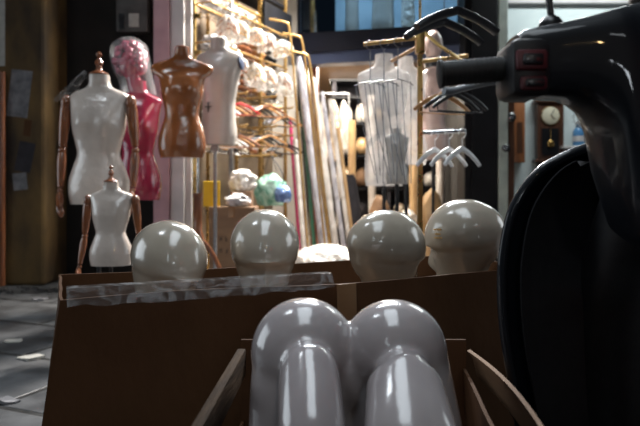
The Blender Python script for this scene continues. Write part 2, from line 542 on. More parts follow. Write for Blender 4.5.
# ================================================================== CARTON WITH HEADS
def wall_sheet(bm, p, q, z0, z1, th=.006, out=.0, n=16, seed=0, bot=None, dip=None, wob=.006):
    """cardboard sheet from p to q (plan points), bulging by `out`; bot: plan points at the bottom; dip: rim height function"""
    p, q = Vector((p[0], p[1], 0)), Vector((q[0], q[1], 0))
    pb, qb = (Vector((b[0], b[1], 0)) for b in bot) if bot else (p, q)
    nrm = Vector(((q - p).y, -(q - p).x, 0)).normalized()
    m = 8
    for side in (0, 1):
        pass
    G = []
    for s in (0, th):
        g = []
        for j in range(m + 1):
            v = j / m
            row = []
            for i in range(n + 1):
                u = i / n
                top = z1 + (dip(u) if dip else 0)
                z = z0 + (top - z0) * v
                base = (pb.lerp(qb, u)).lerp(p.lerp(q, u), v)
                b_ = out * math.sin(PI * u) * math.sin(PI * min(1, v * .95 + .05)) + wob * noise.noise(Vector((u * 3 + seed, v * 3, seed)))
                pt = base + nrm * (b_ - s)
                row.append(bm.verts.new((pt.x, pt.y, z)))
            g.append(row)
        G.append(g)
    for k, g in enumerate(G):
        for j in range(m):
            for i in range(n):
                f = (g[j][i], g[j][i + 1], g[j + 1][i + 1], g[j + 1][i])
                bm.faces.new(f if k == 0 else tuple(reversed(f)))
    a, b = G
    for i in range(n):
        bm.faces.new((a[m][i], a[m][i + 1], b[m][i + 1], b[m][i]))
        bm.faces.new((a[0][i + 1], a[0][i], b[0][i], b[0][i + 1]))
    for j in range(m):
        bm.faces.new((a[j + 1][0], b[j + 1][0], b[j][0], a[j][0]))
        bm.faces.new((a[j][n], b[j][n], b[j + 1][n], a[j + 1][n]))

BZ = H - .22
fl_ = Vector((-.518, 1.24)); ex = Vector((.9187, .395)); ey = Vector((-.395, .919))
fr_ = fl_ + ex * 1.24; rl_ = fl_ + ey * .40; rr_ = fr_ + ey * .40
cb = (fl_ + rr_) * .5
t = thing('carton', 'long open brown carton on the pavement holding four white heads', 'box', (cb.x, cb.y, 0))
def o2(c, k=1.055):
    return cb + (c - cb) * k
bm = bmesh.new()
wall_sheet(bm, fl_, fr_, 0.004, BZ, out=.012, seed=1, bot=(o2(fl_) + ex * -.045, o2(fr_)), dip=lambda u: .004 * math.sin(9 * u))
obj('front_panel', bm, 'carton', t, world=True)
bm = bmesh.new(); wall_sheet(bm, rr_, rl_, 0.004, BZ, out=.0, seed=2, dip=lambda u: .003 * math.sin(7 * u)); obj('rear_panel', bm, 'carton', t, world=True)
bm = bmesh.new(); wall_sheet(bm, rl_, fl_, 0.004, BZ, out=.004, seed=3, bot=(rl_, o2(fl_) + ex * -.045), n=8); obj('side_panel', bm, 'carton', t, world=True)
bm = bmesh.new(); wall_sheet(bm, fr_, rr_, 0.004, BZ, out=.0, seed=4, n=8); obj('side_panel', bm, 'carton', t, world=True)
# the layer the heads stand on
bm = bmesh.new(); i1 = [fl_ + ex * .03 + ey * .03, fr_ - ex * .03 + ey * .03, rr_ - ex * .03 - ey * .03, rl_ + ex * .03 - ey * .03]
prism(bm, i1, .35, .36); o = obj('packing_layer', bm, 'carton_pale', t, smooth=False, world=True)
# folded rim of the front wall, parcel tape, a scuff mark
bm = bmesh.new()
def rim_pt(s, dn, off, z):
    p = fl_ + ex * s - ey * off
    return Vector((p.x, p.y, z))
a, b = .93, 1.13
bm = bmesh.new()
for s0 in (.60,):
    loft(bm, [[rim_pt(s0, 0, .014, BZ - .002), rim_pt(s0 + .05, 0, .015, BZ - .002), rim_pt(s0 + .055, 0, .022, BZ - .36), rim_pt(s0 + .005, 0, .022, BZ - .36)],
              [rim_pt(s0, 0, .0165, BZ - .002), rim_pt(s0 + .05, 0, .0175, BZ - .002), rim_pt(s0 + .055, 0, .0245, BZ - .36), rim_pt(s0 + .005, 0, .0245, BZ - .36)]])
obj('tape_strip', bm, 'tape', t, smooth=False, world=True)

# crinkled clear film lying along the front rim
bm = bmesh.new()
n, rows = 80, 9
G = []
for i in range(n + 1):
    s = .014 + .57 * i / n
    row = []
    for j in range(rows):
        v = j / (rows - 1)
        d = -.036 + .10 * v                         # across the rim, from outside to inside
        p = fl_ + ex * s + ey * d
        nz = noise.noise(Vector((s * 9, v * 2.2, 3.3))); n2 = noise.noise(Vector((s * 22, v * 5, 7.7)))
        z = BZ + .010 + .016 * max(0, nz + .3) + .006 * n2 - (.022 + .01 * nz) * max(0, .10 - v) * 10 - max(0, v - .6) * .05
        if .1 < v < .52: z = max(z, BZ + .026)
        row.append(bm.verts.new((p.x + .004 * n2, p.y + .004 * n2, z)))
    G.append(row)
for i in range(n):
    for j in range(rows - 1):
        bm.faces.new((G[i][j], G[i + 1][j], G[i + 1][j + 1], G[i][j + 1]))
solo('plastic_film', bm, 'film', (fl_.x + .3, fl_.y + .13, BZ), 'crinkled clear plastic film lying along the rim of the long carton', 'plastic film')

# ------------------------------------------------------------------ egg shaped mannequin heads
HEAD = [(-.185, .055, .052, .050, .0), (-.15, .050, .047, .047, 0), (-.128, .048, .050, .048, 0), (-.116, .043, .074, .052, 0), (-.10, .044, .078, .048, 0),
        (-.075, .049, .082, .050, 0), (-.05, .057, .085, .062, 0), (-.03, .063, .088, .082, 0), (-.004, .071, .094, .098, 0), (.008, .074, .096, .102, 0), (.018, .079, .102, .105, 0), (.040, .083, .106, .112, 0), (.07, .081, .098, .108, 0),
        (.10, .066, .078, .087, 0), (.118, .046, .055, .061, 0), (.130, .024, .03, .033, 0), (.133, .006, .007, .008, 0)]
def head_bm():
    bm = bmesh.new()
    rings = []
    n = 56
    zs = [-.185 + (.133 + .185) * (i / 70) for i in range(71)]
    zs = [z if z < .1 else z for z in zs] + []
    zz = []
    for i in range(72):
        u = i / 71
        zz.append(-.185 + .318 * (1 - (1 - u) ** 1.5) if u > .5 else None)
    zs = [-.185 + .26 * i / 52 for i in range(52)] + [.075 + .058 * math.sin(PI / 2 * i / 18) for i in range(19)]
    for z in zs:
        w, f, b, _ = lerp_table(HEAD, z)
        ring = []
        for k in range(n):
            q = 2 * PI * k / n
            x = w * math.cos(q)
            s = math.sin(q)
            y = -f * (-s) if s < 0 else b * s
            front = max(0, -s)
            if front > 0:
                def g(x0, z0, sx, sz):
                    return math.exp(-((x - x0) / sx) ** 2 - ((z - z0) / sz) ** 2)
                y += .012 * (g(.028, -.0, .02, .012) + g(-.028, -.0, .02, .012)) * front      # eye hollows
                y -= .006 * g(0, .024, .06, .006) * front                                            # brow
                y -= .017 * g(0, -.040, .010, .020) * front + .007 * g(0, -.018, .008, .02) * front    # nose
                y -= .007 * (g(0, -.074, .020, .0055) + g(0, -.086, .017, .006)) * front               # lips
                y += .004 * g(0, -.080, .024, .0025) * front
                y -= .005 * g(0, -.108, .018, .012) * front
            ring.append(Vector((x, y, z)))
        rings.append(ring)
    loft(bm, rings)
    return bm
def seam_bm(pts, r=.0008):
    bm = bmesh.new()
    return bm
HEADS = [  # px, py top, depth, yaw, pitch, roll, scale, label
    (169, 220, 1.54, 42, 12, 8, 1.05, 'glossy white egg-shaped mannequin head farthest from the scooter, turned half sideways', False),
    (265, 209, 1.63, 5, 5, 0, 1.08, 'glossy white egg-shaped mannequin head facing the street, second from the pale child dress form', False),
    (386.5, 210, 1.75, 118, 4, -6, 1.10, 'glossy white egg-shaped mannequin head left of the brass pole, no printed mark', False),
    (464, 199, 1.85, -112, 6, 8, 1.10, 'glossy white egg-shaped mannequin head beside the scooter with small gold printed mark', True)]
head_me = None
for (px, pt, Y, yaw, pit, rol, sc, lab, mark) in HEADS:
    top = at(px, pt, Y)
    r = thing('egg_head_form', lab, 'mannequin head', (0, 0, 0), 0, 'mannequin heads in the long carton')
    if head_me is None:
        h = obj('head', head_bm(), 'white_gloss', r); head_me = h.data
    else:
        h = bpy.data.objects.new('head', head_me); COL.objects.link(h); h.parent = r
    R = Euler((math.radians(pit), math.radians(rol), math.radians(yaw))).to_matrix()
    mx = max((R @ v.co * sc).z for v in head_me.vertices)
    xs = [(R @ v.co * sc).x for v in head_me.vertices if (R @ v.co * sc).z > mx - .13]
    r.rotation_euler = (math.radians(pit), math.radians(rol), math.radians(yaw)); r.scale = (sc,) * 3
    r.location = (top.x - (max(xs) + min(xs)) / 2, Y, top.z - mx)
    lowz = min((R @ v.co * sc).z for v in head_me.vertices) + r.location.z
    bm = bmesh.new(); bx(bm, (r.location.x, Y + .01, (.361 + lowz - .002) / 2), (.10, .10, lowz - .363)); obj('packing_pad', bm, 'carton_pale', t, smooth=False, world=True)
    if mark:
        bm = bmesh.new()
        for dz, w in ((.012, .026), (0, .018), (-.010, .026)):
            for k in range(3):
                bx(bm, (k * w / 3 - w / 3, 0, dz), (w / 3.6, .0012, .0035))
        g = obj('gold_mark', bm, 'gold', r, smooth=False)
        # on the cheek that faces the street
        tgt = Vector(((438 - 320) / F, 1, (HY - 234) / F)).normalized()
        q = Matrix.Translation(r.location) @ R.to_4x4() @ Matrix.Scale(sc, 4)
        qi = q.inverted()
        o_ = qi @ Vector((0, 0, H)); d_ = (qi.to_3x3() @ tgt).normalized()
        from mathutils.bvhtree import BVHTree
        bv = BVHTree.FromPolygons([v.co for v in head_me.vertices], [p.vertices for p in head_me.polygons])
        loc, nr, _, _ = bv.ray_cast(o_, d_)
        if loc is not None:
            g.location = loc + nr * .0008
            g.rotation_euler = nr.to_track_quat('-Y', 'Z').to_euler()
            g['label'] = 'small gold printed mark'

# ================================================================== FRONT CARTON WITH HIPS
B2 = .51
q1 = [Vector((-.150, .70)), Vector((.235, .70)), Vector((.278, 1.19)), Vector((-.150, 1.19))]
t = thing('carton', 'smaller open carton in front, holding the glossy mannequin hips', 'box', (.06, .95, 0))
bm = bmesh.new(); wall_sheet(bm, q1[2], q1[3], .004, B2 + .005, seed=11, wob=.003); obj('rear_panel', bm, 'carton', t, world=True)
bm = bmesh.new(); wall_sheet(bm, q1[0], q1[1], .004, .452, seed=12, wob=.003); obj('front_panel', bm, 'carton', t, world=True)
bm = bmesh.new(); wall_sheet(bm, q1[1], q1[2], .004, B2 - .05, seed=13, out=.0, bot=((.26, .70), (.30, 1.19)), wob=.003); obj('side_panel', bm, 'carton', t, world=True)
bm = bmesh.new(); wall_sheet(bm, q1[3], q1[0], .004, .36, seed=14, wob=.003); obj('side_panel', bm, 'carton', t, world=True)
# bent flap leaning outward at the scooter side
bm = bmesh.new()
rings = []
for i in range(15):
    u = i / 14
    p = Vector((.284 + .012 * math.sin(u * 3) , 1.18 - .48 * u, B2 - .012 + .012 * math.sin(u * PI) - .02 * u))
    w = .020 * (1 - .1 * u)
    o1 = Vector((w, .012, -.05 - .03 * u))
    rings.append([p, p + o1 * .5 + Vector((0, 0, .012)), p + o1, p + o1 + Vector((-.003, 0, -.005)), p + o1 * .5 + Vector((-.003, 0, .006)), p + Vector((-.005, 0, -.003))])
loft(bm, rings)
obj('flap', bm, 'carton_pale', t, smooth=True, world=True)
# timber batten leaning along the carton's edge
bm = bmesh.new()
A, B_ = at(246, 350, 1.16), at(190, 452, .70)
dv = (A - B_)
rot = dv.to_track_quat('Y', 'Z').to_matrix()
bx(bm, (A + B_) * .5 + Vector((-.008, 0, -.022)), (.016, dv.length, .05), rot=rot, bevel=.003)
solo('timber_batten', bm, 'wood_end', (A + B_) * .5, 'rough grey timber batten lying along the front carton edge', 'batten')

# the glossy lower body: two rounded lobes, each with a narrower limb in front
def fused(prims, name, m, parent, voxel=.006, smooth_it=10, org=(0, 0, 0)):
    bm = bmesh.new()
    for f in prims:
        f(bm)
    me = bpy.data.meshes.new('tmp'); bm.to_mesh(me); bm.free()
    o = bpy.data.objects.new('tmp', me); COL.objects.link(o)
    r = o.modifiers.new('r', 'REMESH'); r.mode = 'VOXEL'; r.voxel_size = voxel
    s = o.modifiers.new('s', 'SMOOTH'); s.factor = .5; s.iterations = smooth_it
    dg = bpy.context.evaluated_depsgraph_get(); dg.update()
    me2 = bpy.data.meshes.new_from_object(o.evaluated_get(dg))
    bpy.data.objects.remove(o)
    b2 = bmesh.new(); b2.from_mesh(me2)
    bmesh.ops.translate(b2, vec=-Vector(org), verts=b2.verts)
    return obj(name, b2, m, parent)
def capsule(pts, rad, n=28):
    def f(bm):
        P = smooth_path(pts, 6)
        Rr = []
        k = len(pts) - 1
        for i in range(len(P)):
            u = i / (len(P) - 1) * k
            j = min(int(u), k - 1)
            w = u - j
            a, b = rad[j], rad[j + 1]
            if isinstance(a, tuple): Rr.append((a[0] * (1 - w) + b[0] * w, a[1] * (1 - w) + b[1] * w))
            else: Rr.append(a * (1 - w) + b * w)
        sweep(bm, P, Rr, n, up=(0, 1, 0))
        e0, e1 = Rr[0], Rr[-1]
        r0 = e0 if not isinstance(e0, tuple) else min(e0); r1 = e1 if not isinstance(e1, tuple) else min(e1)
        ell(bm, P[0], (r0, r0, r0)); ell(bm, P[-1], (r1, r1, r1))
    return f
def at_(px, py, y): return at(px, py, y)
hips = thing('mannequin_hips', 'glossy white lower half of a mannequin in clear film, sticking up from the front carton', 'mannequin', (.06, .95, .12))
prims = [
    capsule([at(304, 352, .985), at(300, 395, .975), at(298, 450, .965), at(298, 540, .965)], [(.080, .066), (.079, .066), (.077, .066), (.077, .066)]),
    lambda bm: ell(bm, at(304, 352, .985), (.085, .076, .086)),
    capsule([at(396, 354, .985), at(402, 395, .975), at(410, 450, .965), at(418, 540, .965)], [(.080, .066), (.083, .066), (.086, .066), (.088, .066)]),
    lambda bm: ell(bm, at(394, 353, .985), (.085, .076, .085)),
    lambda bm: ell(bm, at(349, 372, .99), (.05, .056, .066)),
    # the thighs, nearer the street
    capsule([at(309, 371, .905), at(312, 430, .83), at(315, 515, .77)], [(.044, .042), (.046, .042), (.045, .040)]),
    capsule([at(404, 380, .905), at(411, 435, .83), at(420, 515, .77)], [(.054, .044), (.064, .044), (.066, .042)]),
    lambda bm: ell(bm, at(352, 470, .985), (.075, .04, .20)),
]
fused(prims, 'lower_body', 'hips_gloss', hips, voxel=.0042, smooth_it=16, org=(.06, .95, .12))
bm = bmesh.new()
bm.free()
# ================================================================== SCOOTER
sc_o = thing('scooter', 'black motor scooter parked beside the cartons, handlebar towards the shop', 'scooter', (.512, 1.1, 0))
SX = .512
# leg shield
out = [(607, 141), (596, 146), (583, 150), (570, 155), (558, 161), (546, 168), (536, 177), (527, 188), (519, 201), (513, 215), (509, 230), (506, 247), (504, 265), (503.5, 283), (504, 305), (506, 330), (509, 352), (512.5, 372), (516.5, 393), (520, 415), (524, 440), (528, 470), (531, 500)]
out = smooth_path([Vector((p[0], p[1], 0)) for p in out], 3)
YS = 1.04
def shield(bm, inset, y0, th, bulge=.05):
    F_, B_ = [], []
    for k, p in enumerate(out):
        px, py = p.x, p.y
        z = H + (HY - py) / F * YS
        xl = (px - 320) / F * YS + inset
        rowf, rowb = [], []
        for j in range(17):
            u = j / 16
            x = xl + (2 * (SX - xl)) * u
            c = 1 - (2 * u - 1) ** 2
            y = y0 + bulge * c ** .8
            rowf.append(bm.verts.new((x, y, z - inset * (1 if k < 12 else 0) * .5)))
            rowb.append(bm.verts.new((x, y + th, z - inset * (1 if k < 12 else 0) * .5)))
        F_.append(rowf); B_.append(rowb)
    K = len(out)
    for k in range(K - 1):
        for j in range(16):
            bm.faces.new((F_[k][j], F_[k][j + 1], F_[k + 1][j + 1], F_[k + 1][j]))
            bm.faces.new((B_[k][j], B_[k + 1][j], B_[k + 1][j + 1], B_[k][j + 1]))
        bm.faces.new((F_[k][0], F_[k + 1][0], B_[k + 1][0], B_[k][0]))
        bm.faces.new((F_[k][16], B_[k][16], B_[k + 1][16], F_[k + 1][16]))
    for j in range(16):
        bm.faces.new((F_[0][j], B_[0][j], B_[0][j + 1], F_[0][j + 1]))
        bm.faces.new((F_[-1][j], F_[-1][j + 1], B_[-1][j + 1], B_[-1][j]))
bm = bmesh.new(); shield(bm, 0, YS, .03); obj('leg_shield', bm, 'scooter', sc_o, world=True)
bm = bmesh.new(); shield(bm, .026, YS - .012, .008, .045); obj('inner_panel', bm, 'scooter_matt', sc_o, world=True)
# rim bead
bm = bmesh.new()
pth = [Vector(((p.x - 320) / F * YS, YS + .008, H + (HY - p.y) / F * YS)) for p in out]
sweep(bm, pth, .009, 10, up=(0, 1, 0)); obj('shield_rim', bm, 'scooter', sc_o, world=True)
bm = bmesh.new()
sweep(bm, [Vector((2 * SX - p.x, p.y, p.z)) for p in pth], .009, 10, up=(0, 1, 0)); obj('shield_rim', bm, 'scooter', sc_o, world=True)
# headset cowl : sections along x, mirrored about SX
YH = .85
def hz(py): return H + (HY - py) / F * YH
prof = [(514, 36, 90, .040), (520, 32, 92, .046), (535, 29, 96, .052), (552, 26, 98, .056), (566, 23, 98, .060), (580, 20, 103, .064), (592, 17, 112, .068), (601, 14, 126, .070),
        (607, 12, 145, .072), (614, 10, 185, .073), (630, 6, 235, .074), (655, 0, 255, .075), (693, -5, 262, .076)]
secs = []
for (px, a, b, dy) in prof:
    x = (px - 320) / F * YH
    secs.append((x, hz(a), hz(b), dy))
secs += [(2 * SX - s[0], *s[1:]) for s in reversed(secs[:-1])]
rings = []
for (x, zt, zb, dy) in secs:
    ring = []
    n = 32
    for k in range(n):
        q = 2 * PI * k / n
        c_, s_ = math.cos(q), math.sin(q)
        e = .55
        yy = YH + .01 + dy * math.copysign(abs(c_) ** e, c_)
        zz = (zt + zb) / 2 + (zt - zb) / 2 * math.copysign(abs(s_) ** e, s_)
        ring.append(Vector((x, yy + .06 * max(0, (hz(150) - zz)) , zz)))
    rings.append(ring)
bm = bmesh.new(); loft(bm, rings); obj('handlebar_cowl', bm, 'scooter', sc_o, world=True)
# instrument pod on top
bm = bmesh.new(); ell(bm, (SX, YH - .0, hz(-2)), (.085, .07, .03)); obj('instrument_pod', bm, 'scooter_matt', sc_o, world=True)
# switch housing with two recessed buttons
hx = lambda px: (px - 320) / F * (YH - .05)
def hzz(py): return H + (HY - py) / F * (YH - .05)
bm = bmesh.new(); bx(bm, ((hx(511) + hx(552)) / 2, YH - .012, (hzz(37) + hzz(95)) / 2), (hx(552) - hx(511), .085, hzz(37) - hzz(95)), bevel=.012)
sw = obj('switch_housing', bm, 'scooter_matt', sc_o, world=True)
def swb(c, s, m, nm, bev=.004):
    b = bmesh.new(); bx(b, Vector(c) - Vector(sc_o.location), s, bevel=bev)
    return obj(nm, b, m, sw)
swb((hx(530), YH - .056, hzz(61)), (.040, .010, .026), 'lit_bezel', 'switch_bezel')
swb((hx(530), YH - .060, hzz(61)), (.026, .012, .014), 'black_plastic', 'switch_button', .003)
swb((hx(532), YH - .056, hzz(84)), (.034, .010, .018), 'lit_bezel', 'switch_bezel')
swb((hx(532), YH - .060, hzz(84)), (.024, .012, .010), 'black_plastic', 'switch_button', .003)
# grip
bm = bmesh.new()
gA, gB = at(514, 68, .84), at(438, 74.5, .84)
ds = (gB - gA)
P = [gA + ds * u for u in (0, .03, .05, .5, .93, .94, .985, 1.0)]
sweep(bm, P, [.021, .021, .0165, .0165, .0168, .0195, .0195, .013], 20)
for k in range(12):
    c0 = gA + ds * (.12 + .064 * k)
    sweep(bm, [c0, c0 + ds * .02], .0173, 20)
obj('grip', bm, 'rubber', sc_o, world=True)
bm = bmesh.new(); gA2, gB2 = Vector((2 * SX - gA.x, gA.y, gA.z)), Vector((2 * SX - gB.x, gB.y, gB.z)); ds = gB2 - gA2
P = [gA2 + ds * u for u in (0, .03, .05, .5, .93, .94, .985, 1.0)]
sweep(bm, P, [.021, .021, .0165, .0165, .0168, .0195, .0195, .013], 20); obj('grip', bm, 'rubber', sc_o, world=True)
# brake lever
bm = bmesh.new()
P = smooth_path([at(520, 76, .92), at(505, 80, .925), at(485, 83, .925), at(468, 87, .92), at(452, 91, .915), at(444, 91, .912)], 5)
sweep(bm, P, [(.006, .005)] * (len(P) - 6) + [(.007, .006)] * 6, 12); obj('brake_lever', bm, 'silver', sc_o, world=True)
bm = bmesh.new(); sweep(bm, [Vector((2 * SX - p.x, p.y, p.z)) for p in P], .006, 12); obj('brake_lever', bm, 'silver', sc_o, world=True)
# mirrors
for s in (0, 1):
    fx = (lambda v: Vector((2 * SX - v.x, v.y, v.z))) if s else (lambda v: v)
    bm = bmesh.new()
    P = smooth_path([at(551, 30, .87), at(551, 20, .87), at(549, 0, .87), at(540, -45, .88), at(520, -80, .89)], 5)
    sweep(bm, [fx(p) for p in P], .0048, 12)
    c0 = fx(at(551, 27, .87)); lathe(bm, [(.017, -.012), (.017, .004), (.012, .012), (.006, .016)], c0, 18)
    c1 = fx(at(512, -98, .89))
    mo = obj('mirror_stem', bm, 'black_plastic', sc_o, world=True)
    b = bmesh.new(); ell(b, c1 - Vector(sc_o.location), (.055, .012, .035)); obj('mirror_housing', b, 'black_plastic', mo)
    b = bmesh.new(); ell(b, c1 - Vector(sc_o.location) + Vector((0, -.008, 0)), (.049, .006, .030)); obj('mirror_glass', b, 'chrome', mo)
# steering column, floorboard, wheels, seat
bm = bmesh.new(); sweep(bm, [(SX, 1.12, .36), (SX, 1.09, .62), (SX, .98, .80), (SX, .90, .93)], [.07, .065, .06, .06], 20); obj('steering_column', bm, 'scooter_matt', sc_o, world=True)
bm = bmesh.new()
bx(bm, (SX, .80, .265), (.34, .60, .07), bevel=.02); obj('floorboard', bm, 'scooter_matt', sc_o, world=True)
def wheel(y, nm):
    b = bmesh.new()
    t_ = bmesh.new()
    rings = []
    for k in range(40):
        q = 2 * PI * k / 40
        rings.append([Vector((SX + .045 * math.cos(w), y + (.175 + .04 * math.sin(w)) * math.cos(q), .215 + (.175 + .04 * math.sin(w)) * math.sin(q))) for w in [2 * PI * j / 14 for j in range(14)]])
    loft(b, rings + [rings[0]], False, False)
    bmesh.ops.remove_doubles(b, verts=b.verts, dist=1e-5)
    w_ = obj(nm, b, 'rubber', sc_o, world=True)
    b = bmesh.new(); lathe(b, [(.03, -.04), (.14, -.03), (.145, .03), (.03, .04)], Vector((SX, y, .215)) - Vector(sc_o.location), 32, rot=(0, PI / 2, 0))
    obj('rim', b, 'steel', w_)
wheel(1.32, 'wheel'); wheel(.14, 'wheel')
bm = bmesh.new()
P = [Vector((SX, 1.32 + .245 * math.cos(q), .215 + .25 * math.sin(q))) for q in [PI * .02 + PI * .75 * i / 12 for i in range(13)]]
sweep(bm, P, [(.068, .03)] * 13, 14, up=(1, 0, 0)); obj('front_fender', bm, 'scooter', sc_o, world=True)
for s in (-1, 1):
    bm = bmesh.new(); sweep(bm, [(SX + s * .065, 1.32, .215), (SX + s * .065, 1.17, .52)], .016, 12); obj('fork_leg', bm, 'steel', sc_o, world=True)
bm = bmesh.new()
rings = []
for (y, w, zb, zt) in [(.52, .10, .25, .60), (.42, .13, .26, .66), (.2, .14, .40, .68), (0, .13, .46, .69), (-.14, .08, .55, .68)]:
    rings.append([Vector((SX + w * math.copysign(abs(math.cos(q)) ** .7, math.cos(q)), y, (zb + zt) / 2 + (zt - zb) / 2 * math.copysign(abs(math.sin(q)) ** .7, math.sin(q)))) for q in [2 * PI * k / 24 for k in range(24)]])
loft(bm, rings); obj('rear_body', bm, 'scooter', sc_o, world=True)
bm = bmesh.new()
rings = []
for (y, w, zb, zt) in [(.50, .08, .66, .70), (.44, .12, .665, .735), (.2, .14, .685, .745), (.02, .13, .695, .765), (-.12, .07, .695, .74)]:
    rings.append([Vector((SX + w * math.copysign(abs(math.cos(q)) ** .7, math.cos(q)), y, (zb + zt) / 2 + (zt - zb) / 2 * math.copysign(abs(math.sin(q)) ** .7, math.sin(q)))) for q in [2 * PI * k / 24 for k in range(24)]])
loft(bm, rings); obj('seat', bm, 'rubber', sc_o, world=True)

# ================================================================== DRESS FORMS
FEM = [(0, .155, .105, 0), (.06, .166, .115, .0), (.13, .165, .118, .005), (.20, .140, .10, 0), (.265, .116, .085, -.005), (.32, .125, .09, -.005), (.40, .146, .10, 0),
       (.47, .154, .098, .005), (.53, .162, .088, .012), (.565, .172, .075, .018), (.585, .166, .066, .02), (.605, .128, .06, .02), (.622, .082, .055, .018), (.64, .062, .054, .014), (.69, .055, .052, .006)]
MAL = [(0, .125, .10, 0), (.08, .135, .105, 0), (.2, .128, .095, 0), (.32, .125, .09, 0), (.45, .145, .105, 0), (.55, .165, .11, .005), (.62, .176, .098, .015), (.665, .180, .08, .02),
       (.685, .165, .07, .02), (.705, .11, .065, .018), (.725, .072, .06, .012), (.745, .064, .058, .008), (.79, .060, .056, .0)]
STUB = [(0, .135, .10, 0), (.05, .148, .112, .0), (.12, .150, .115, .005), (.20, .130, .10, 0), (.27, .108, .082, -.005), (.33, .112, .085, -.005), (.41, .132, .095, 0),
        (.48, .140, .092, .005), (.52, .150, .085, .010), (.545, .182, .068, .015), (.575, .197, .055, .018), (.605, .186, .050, .02), (.628, .13, .052, .02), (.645, .074, .052, .016), (.66, .054, .05, .01), (.70, .046, .046, .004)]
def torso_bm(tab, bust=0.0, bz=.43, sx=1.0, sy=1.0, sz=1.0, p=2.25, n=44, rows=72, navel=0.0, wr=0.0, seed=0):
    bm = bmesh.new()
    z0, z1 = tab[0][0], tab[-1][0]
    rings = []
    for i in range(rows + 1):
        z = z0 + (z1 - z0) * i / rows
        w, d, yc = lerp_table(tab, z)
        ring = []
        for k in range(n):
            q = 2 * PI * k / n
            c_, s_ = math.cos(q), math.sin(q)
            x = w * math.copysign(abs(c_) ** (2 / p), c_)
            y = yc + d * math.copysign(abs(s_) ** (2 / p), s_)
            if s_ < 0:
                for sg in (-1, 1):
                    y -= bust * math.exp(-((x - sg * .068) / .05) ** 2 - ((z - bz) / (.055 if z < bz else .075)) ** 2) * min(1, -s_ * 2)
                y += navel * math.exp(-(x / .03) ** 2 - ((z - bz) / .07) ** 2)
            if s_ > 0 and z < .2:
                for sg in (-1, 1):
                    y += .03 * math.exp(-((x - sg * .065) / .06) ** 2 - ((z - .07) / .07) ** 2)
            if wr:
                nz = noise.noise(Vector((x * 14, y * 14 + seed, z * 9)))
                x *= 1 + wr * nz; y *= 1 + wr * nz
            ring.append(Vector((x * sx, y * sy, z * sz)))
        rings.append(ring)
    loft(bm, rings)
    # round the neck's top edge a little
    return bm
def base_bm(z_top, r=.15, pole=.012):
    bm = bmesh.new()
    lathe(bm, [(r, 0), (r, .012), (r * .9, .022), (.03, .03), (.022, .05), (pole, .06), (pole, z_top)], n=28)
    return bm
def tripod_bm(zw, r=.19, sleeve=.02):
    """turned wooden tripod foot, its column ending at zw"""
    bm = bmesh.new()
    lathe(bm, [(sleeve * .7, .40), (sleeve * 1.5, .43), (sleeve * 1.5, .50), (sleeve, .54), (sleeve, zw - .03), (sleeve * 1.25, zw - .02), (sleeve * 1.25, zw)], n=18)
    for k in range(3):
        q = 2 * PI * k / 3 + .5
        dx = Vector((math.cos(q), math.sin(q), 0))
        P = smooth_path([dx * .015 + Vector((0, 0, .49)), dx * r * .35 + Vector((0, 0, .38)), dx * r * .75 + Vector((0, 0, .14)), dx * r + Vector((0, 0, .016))], 5)
        sweep(bm, P, [(.013, .016)] * len(P), 10)
    return bm
def finial_bm(z, s=1.0, r=.052):
    bm = bmesh.new()
    lathe(bm, [(r, z), (r * 1.04, z + .006 * s), (r * .9, z + .014 * s), (.028 * s, z + .022 * s), (.018 * s, z + .032 * s), (.016 * s, z + .055 * s), (.024 * s, z + .066 * s), (.021 * s, z + .082 * s), (.010 * s, z + .094 * s), (.008 * s, z + .102 * s),
               (.016 * s, z + .112 * s), (.017 * s, z + .122 * s), (.006 * s, z + .134 * s), (.001, z + .136 * s)], n=22)
    return bm
def wooden_arm(parent, side, sh, s=1.0, bend=.0, m='wood_dark'):
    """articulated wooden arm hanging from shoulder point sh (local)"""
    sh = Vector(sh)
    bm = bmesh.new()
    E = sh + Vector((side * .025, -.0, -.29)) * s
    W = E + Vector((side * -.005 + bend * side, -.035, -.22)) * s
    ell(bm, sh + Vector((0, 0, -.03)) * s, Vector((.030, .034, .045)) * s, seg=18, rings=10)
    P = [sh.lerp(E, u) for u in (.08, .25, .5, .75, .93)]
    sweep(bm, P, [.024 * s, .030 * s, .029 * s, .024 * s, .019 * s], 16)
    ell(bm, E, Vector((.021, .021, .021)) * s, seg=16, rings=10)
    P = [E.lerp(W, u) for u in (.07, .25, .6, .92)]
    sweep(bm, P, [.020 * s, .025 * s, .021 * s, .015 * s], 16)
    ell(bm, W, Vector((.015, .015, .015)) * s, seg=14, rings=8)
    a = obj('arm', bm, m, parent)
    b = bmesh.new()
    d = (W - E).normalized()
    ell(b, W + d * .048 * s, Vector((.017, .033, .046)) * s, seg=16, rings=10)
    for k in range(4):
        f0 = W + d * .078 * s + Vector((0, (-.024 + .016 * k) * s, 0))
        L_ = (.060, .070, .066, .052)[k] * s
        P = smooth_path([f0, f0 + d * L_ * .5 + Vector((-side * .004 * s, 0, 0)), f0 + d * L_ + Vector((-side * .016 * s, 0, 0))], 4)
        sweep(b, P, [.0085 * s] * (len(P) - 2) + [.0075 * s, .005 * s], 8)
    f0 = W + d * .03 * s + Vector((0, -.026 * s, 0))
    P = smooth_path([f0, f0 + d * .03 * s + Vector((-side * .01 * s, -.022 * s, 0)), f0 + d * .062 * s + Vector((-side * .016 * s, -.026 * s, 0))], 4)
    sweep(b, P, [.010 * s] * (len(P) - 2) + [.009 * s, .006 * s], 8)
    obj('hand', b, m, a)
    return a

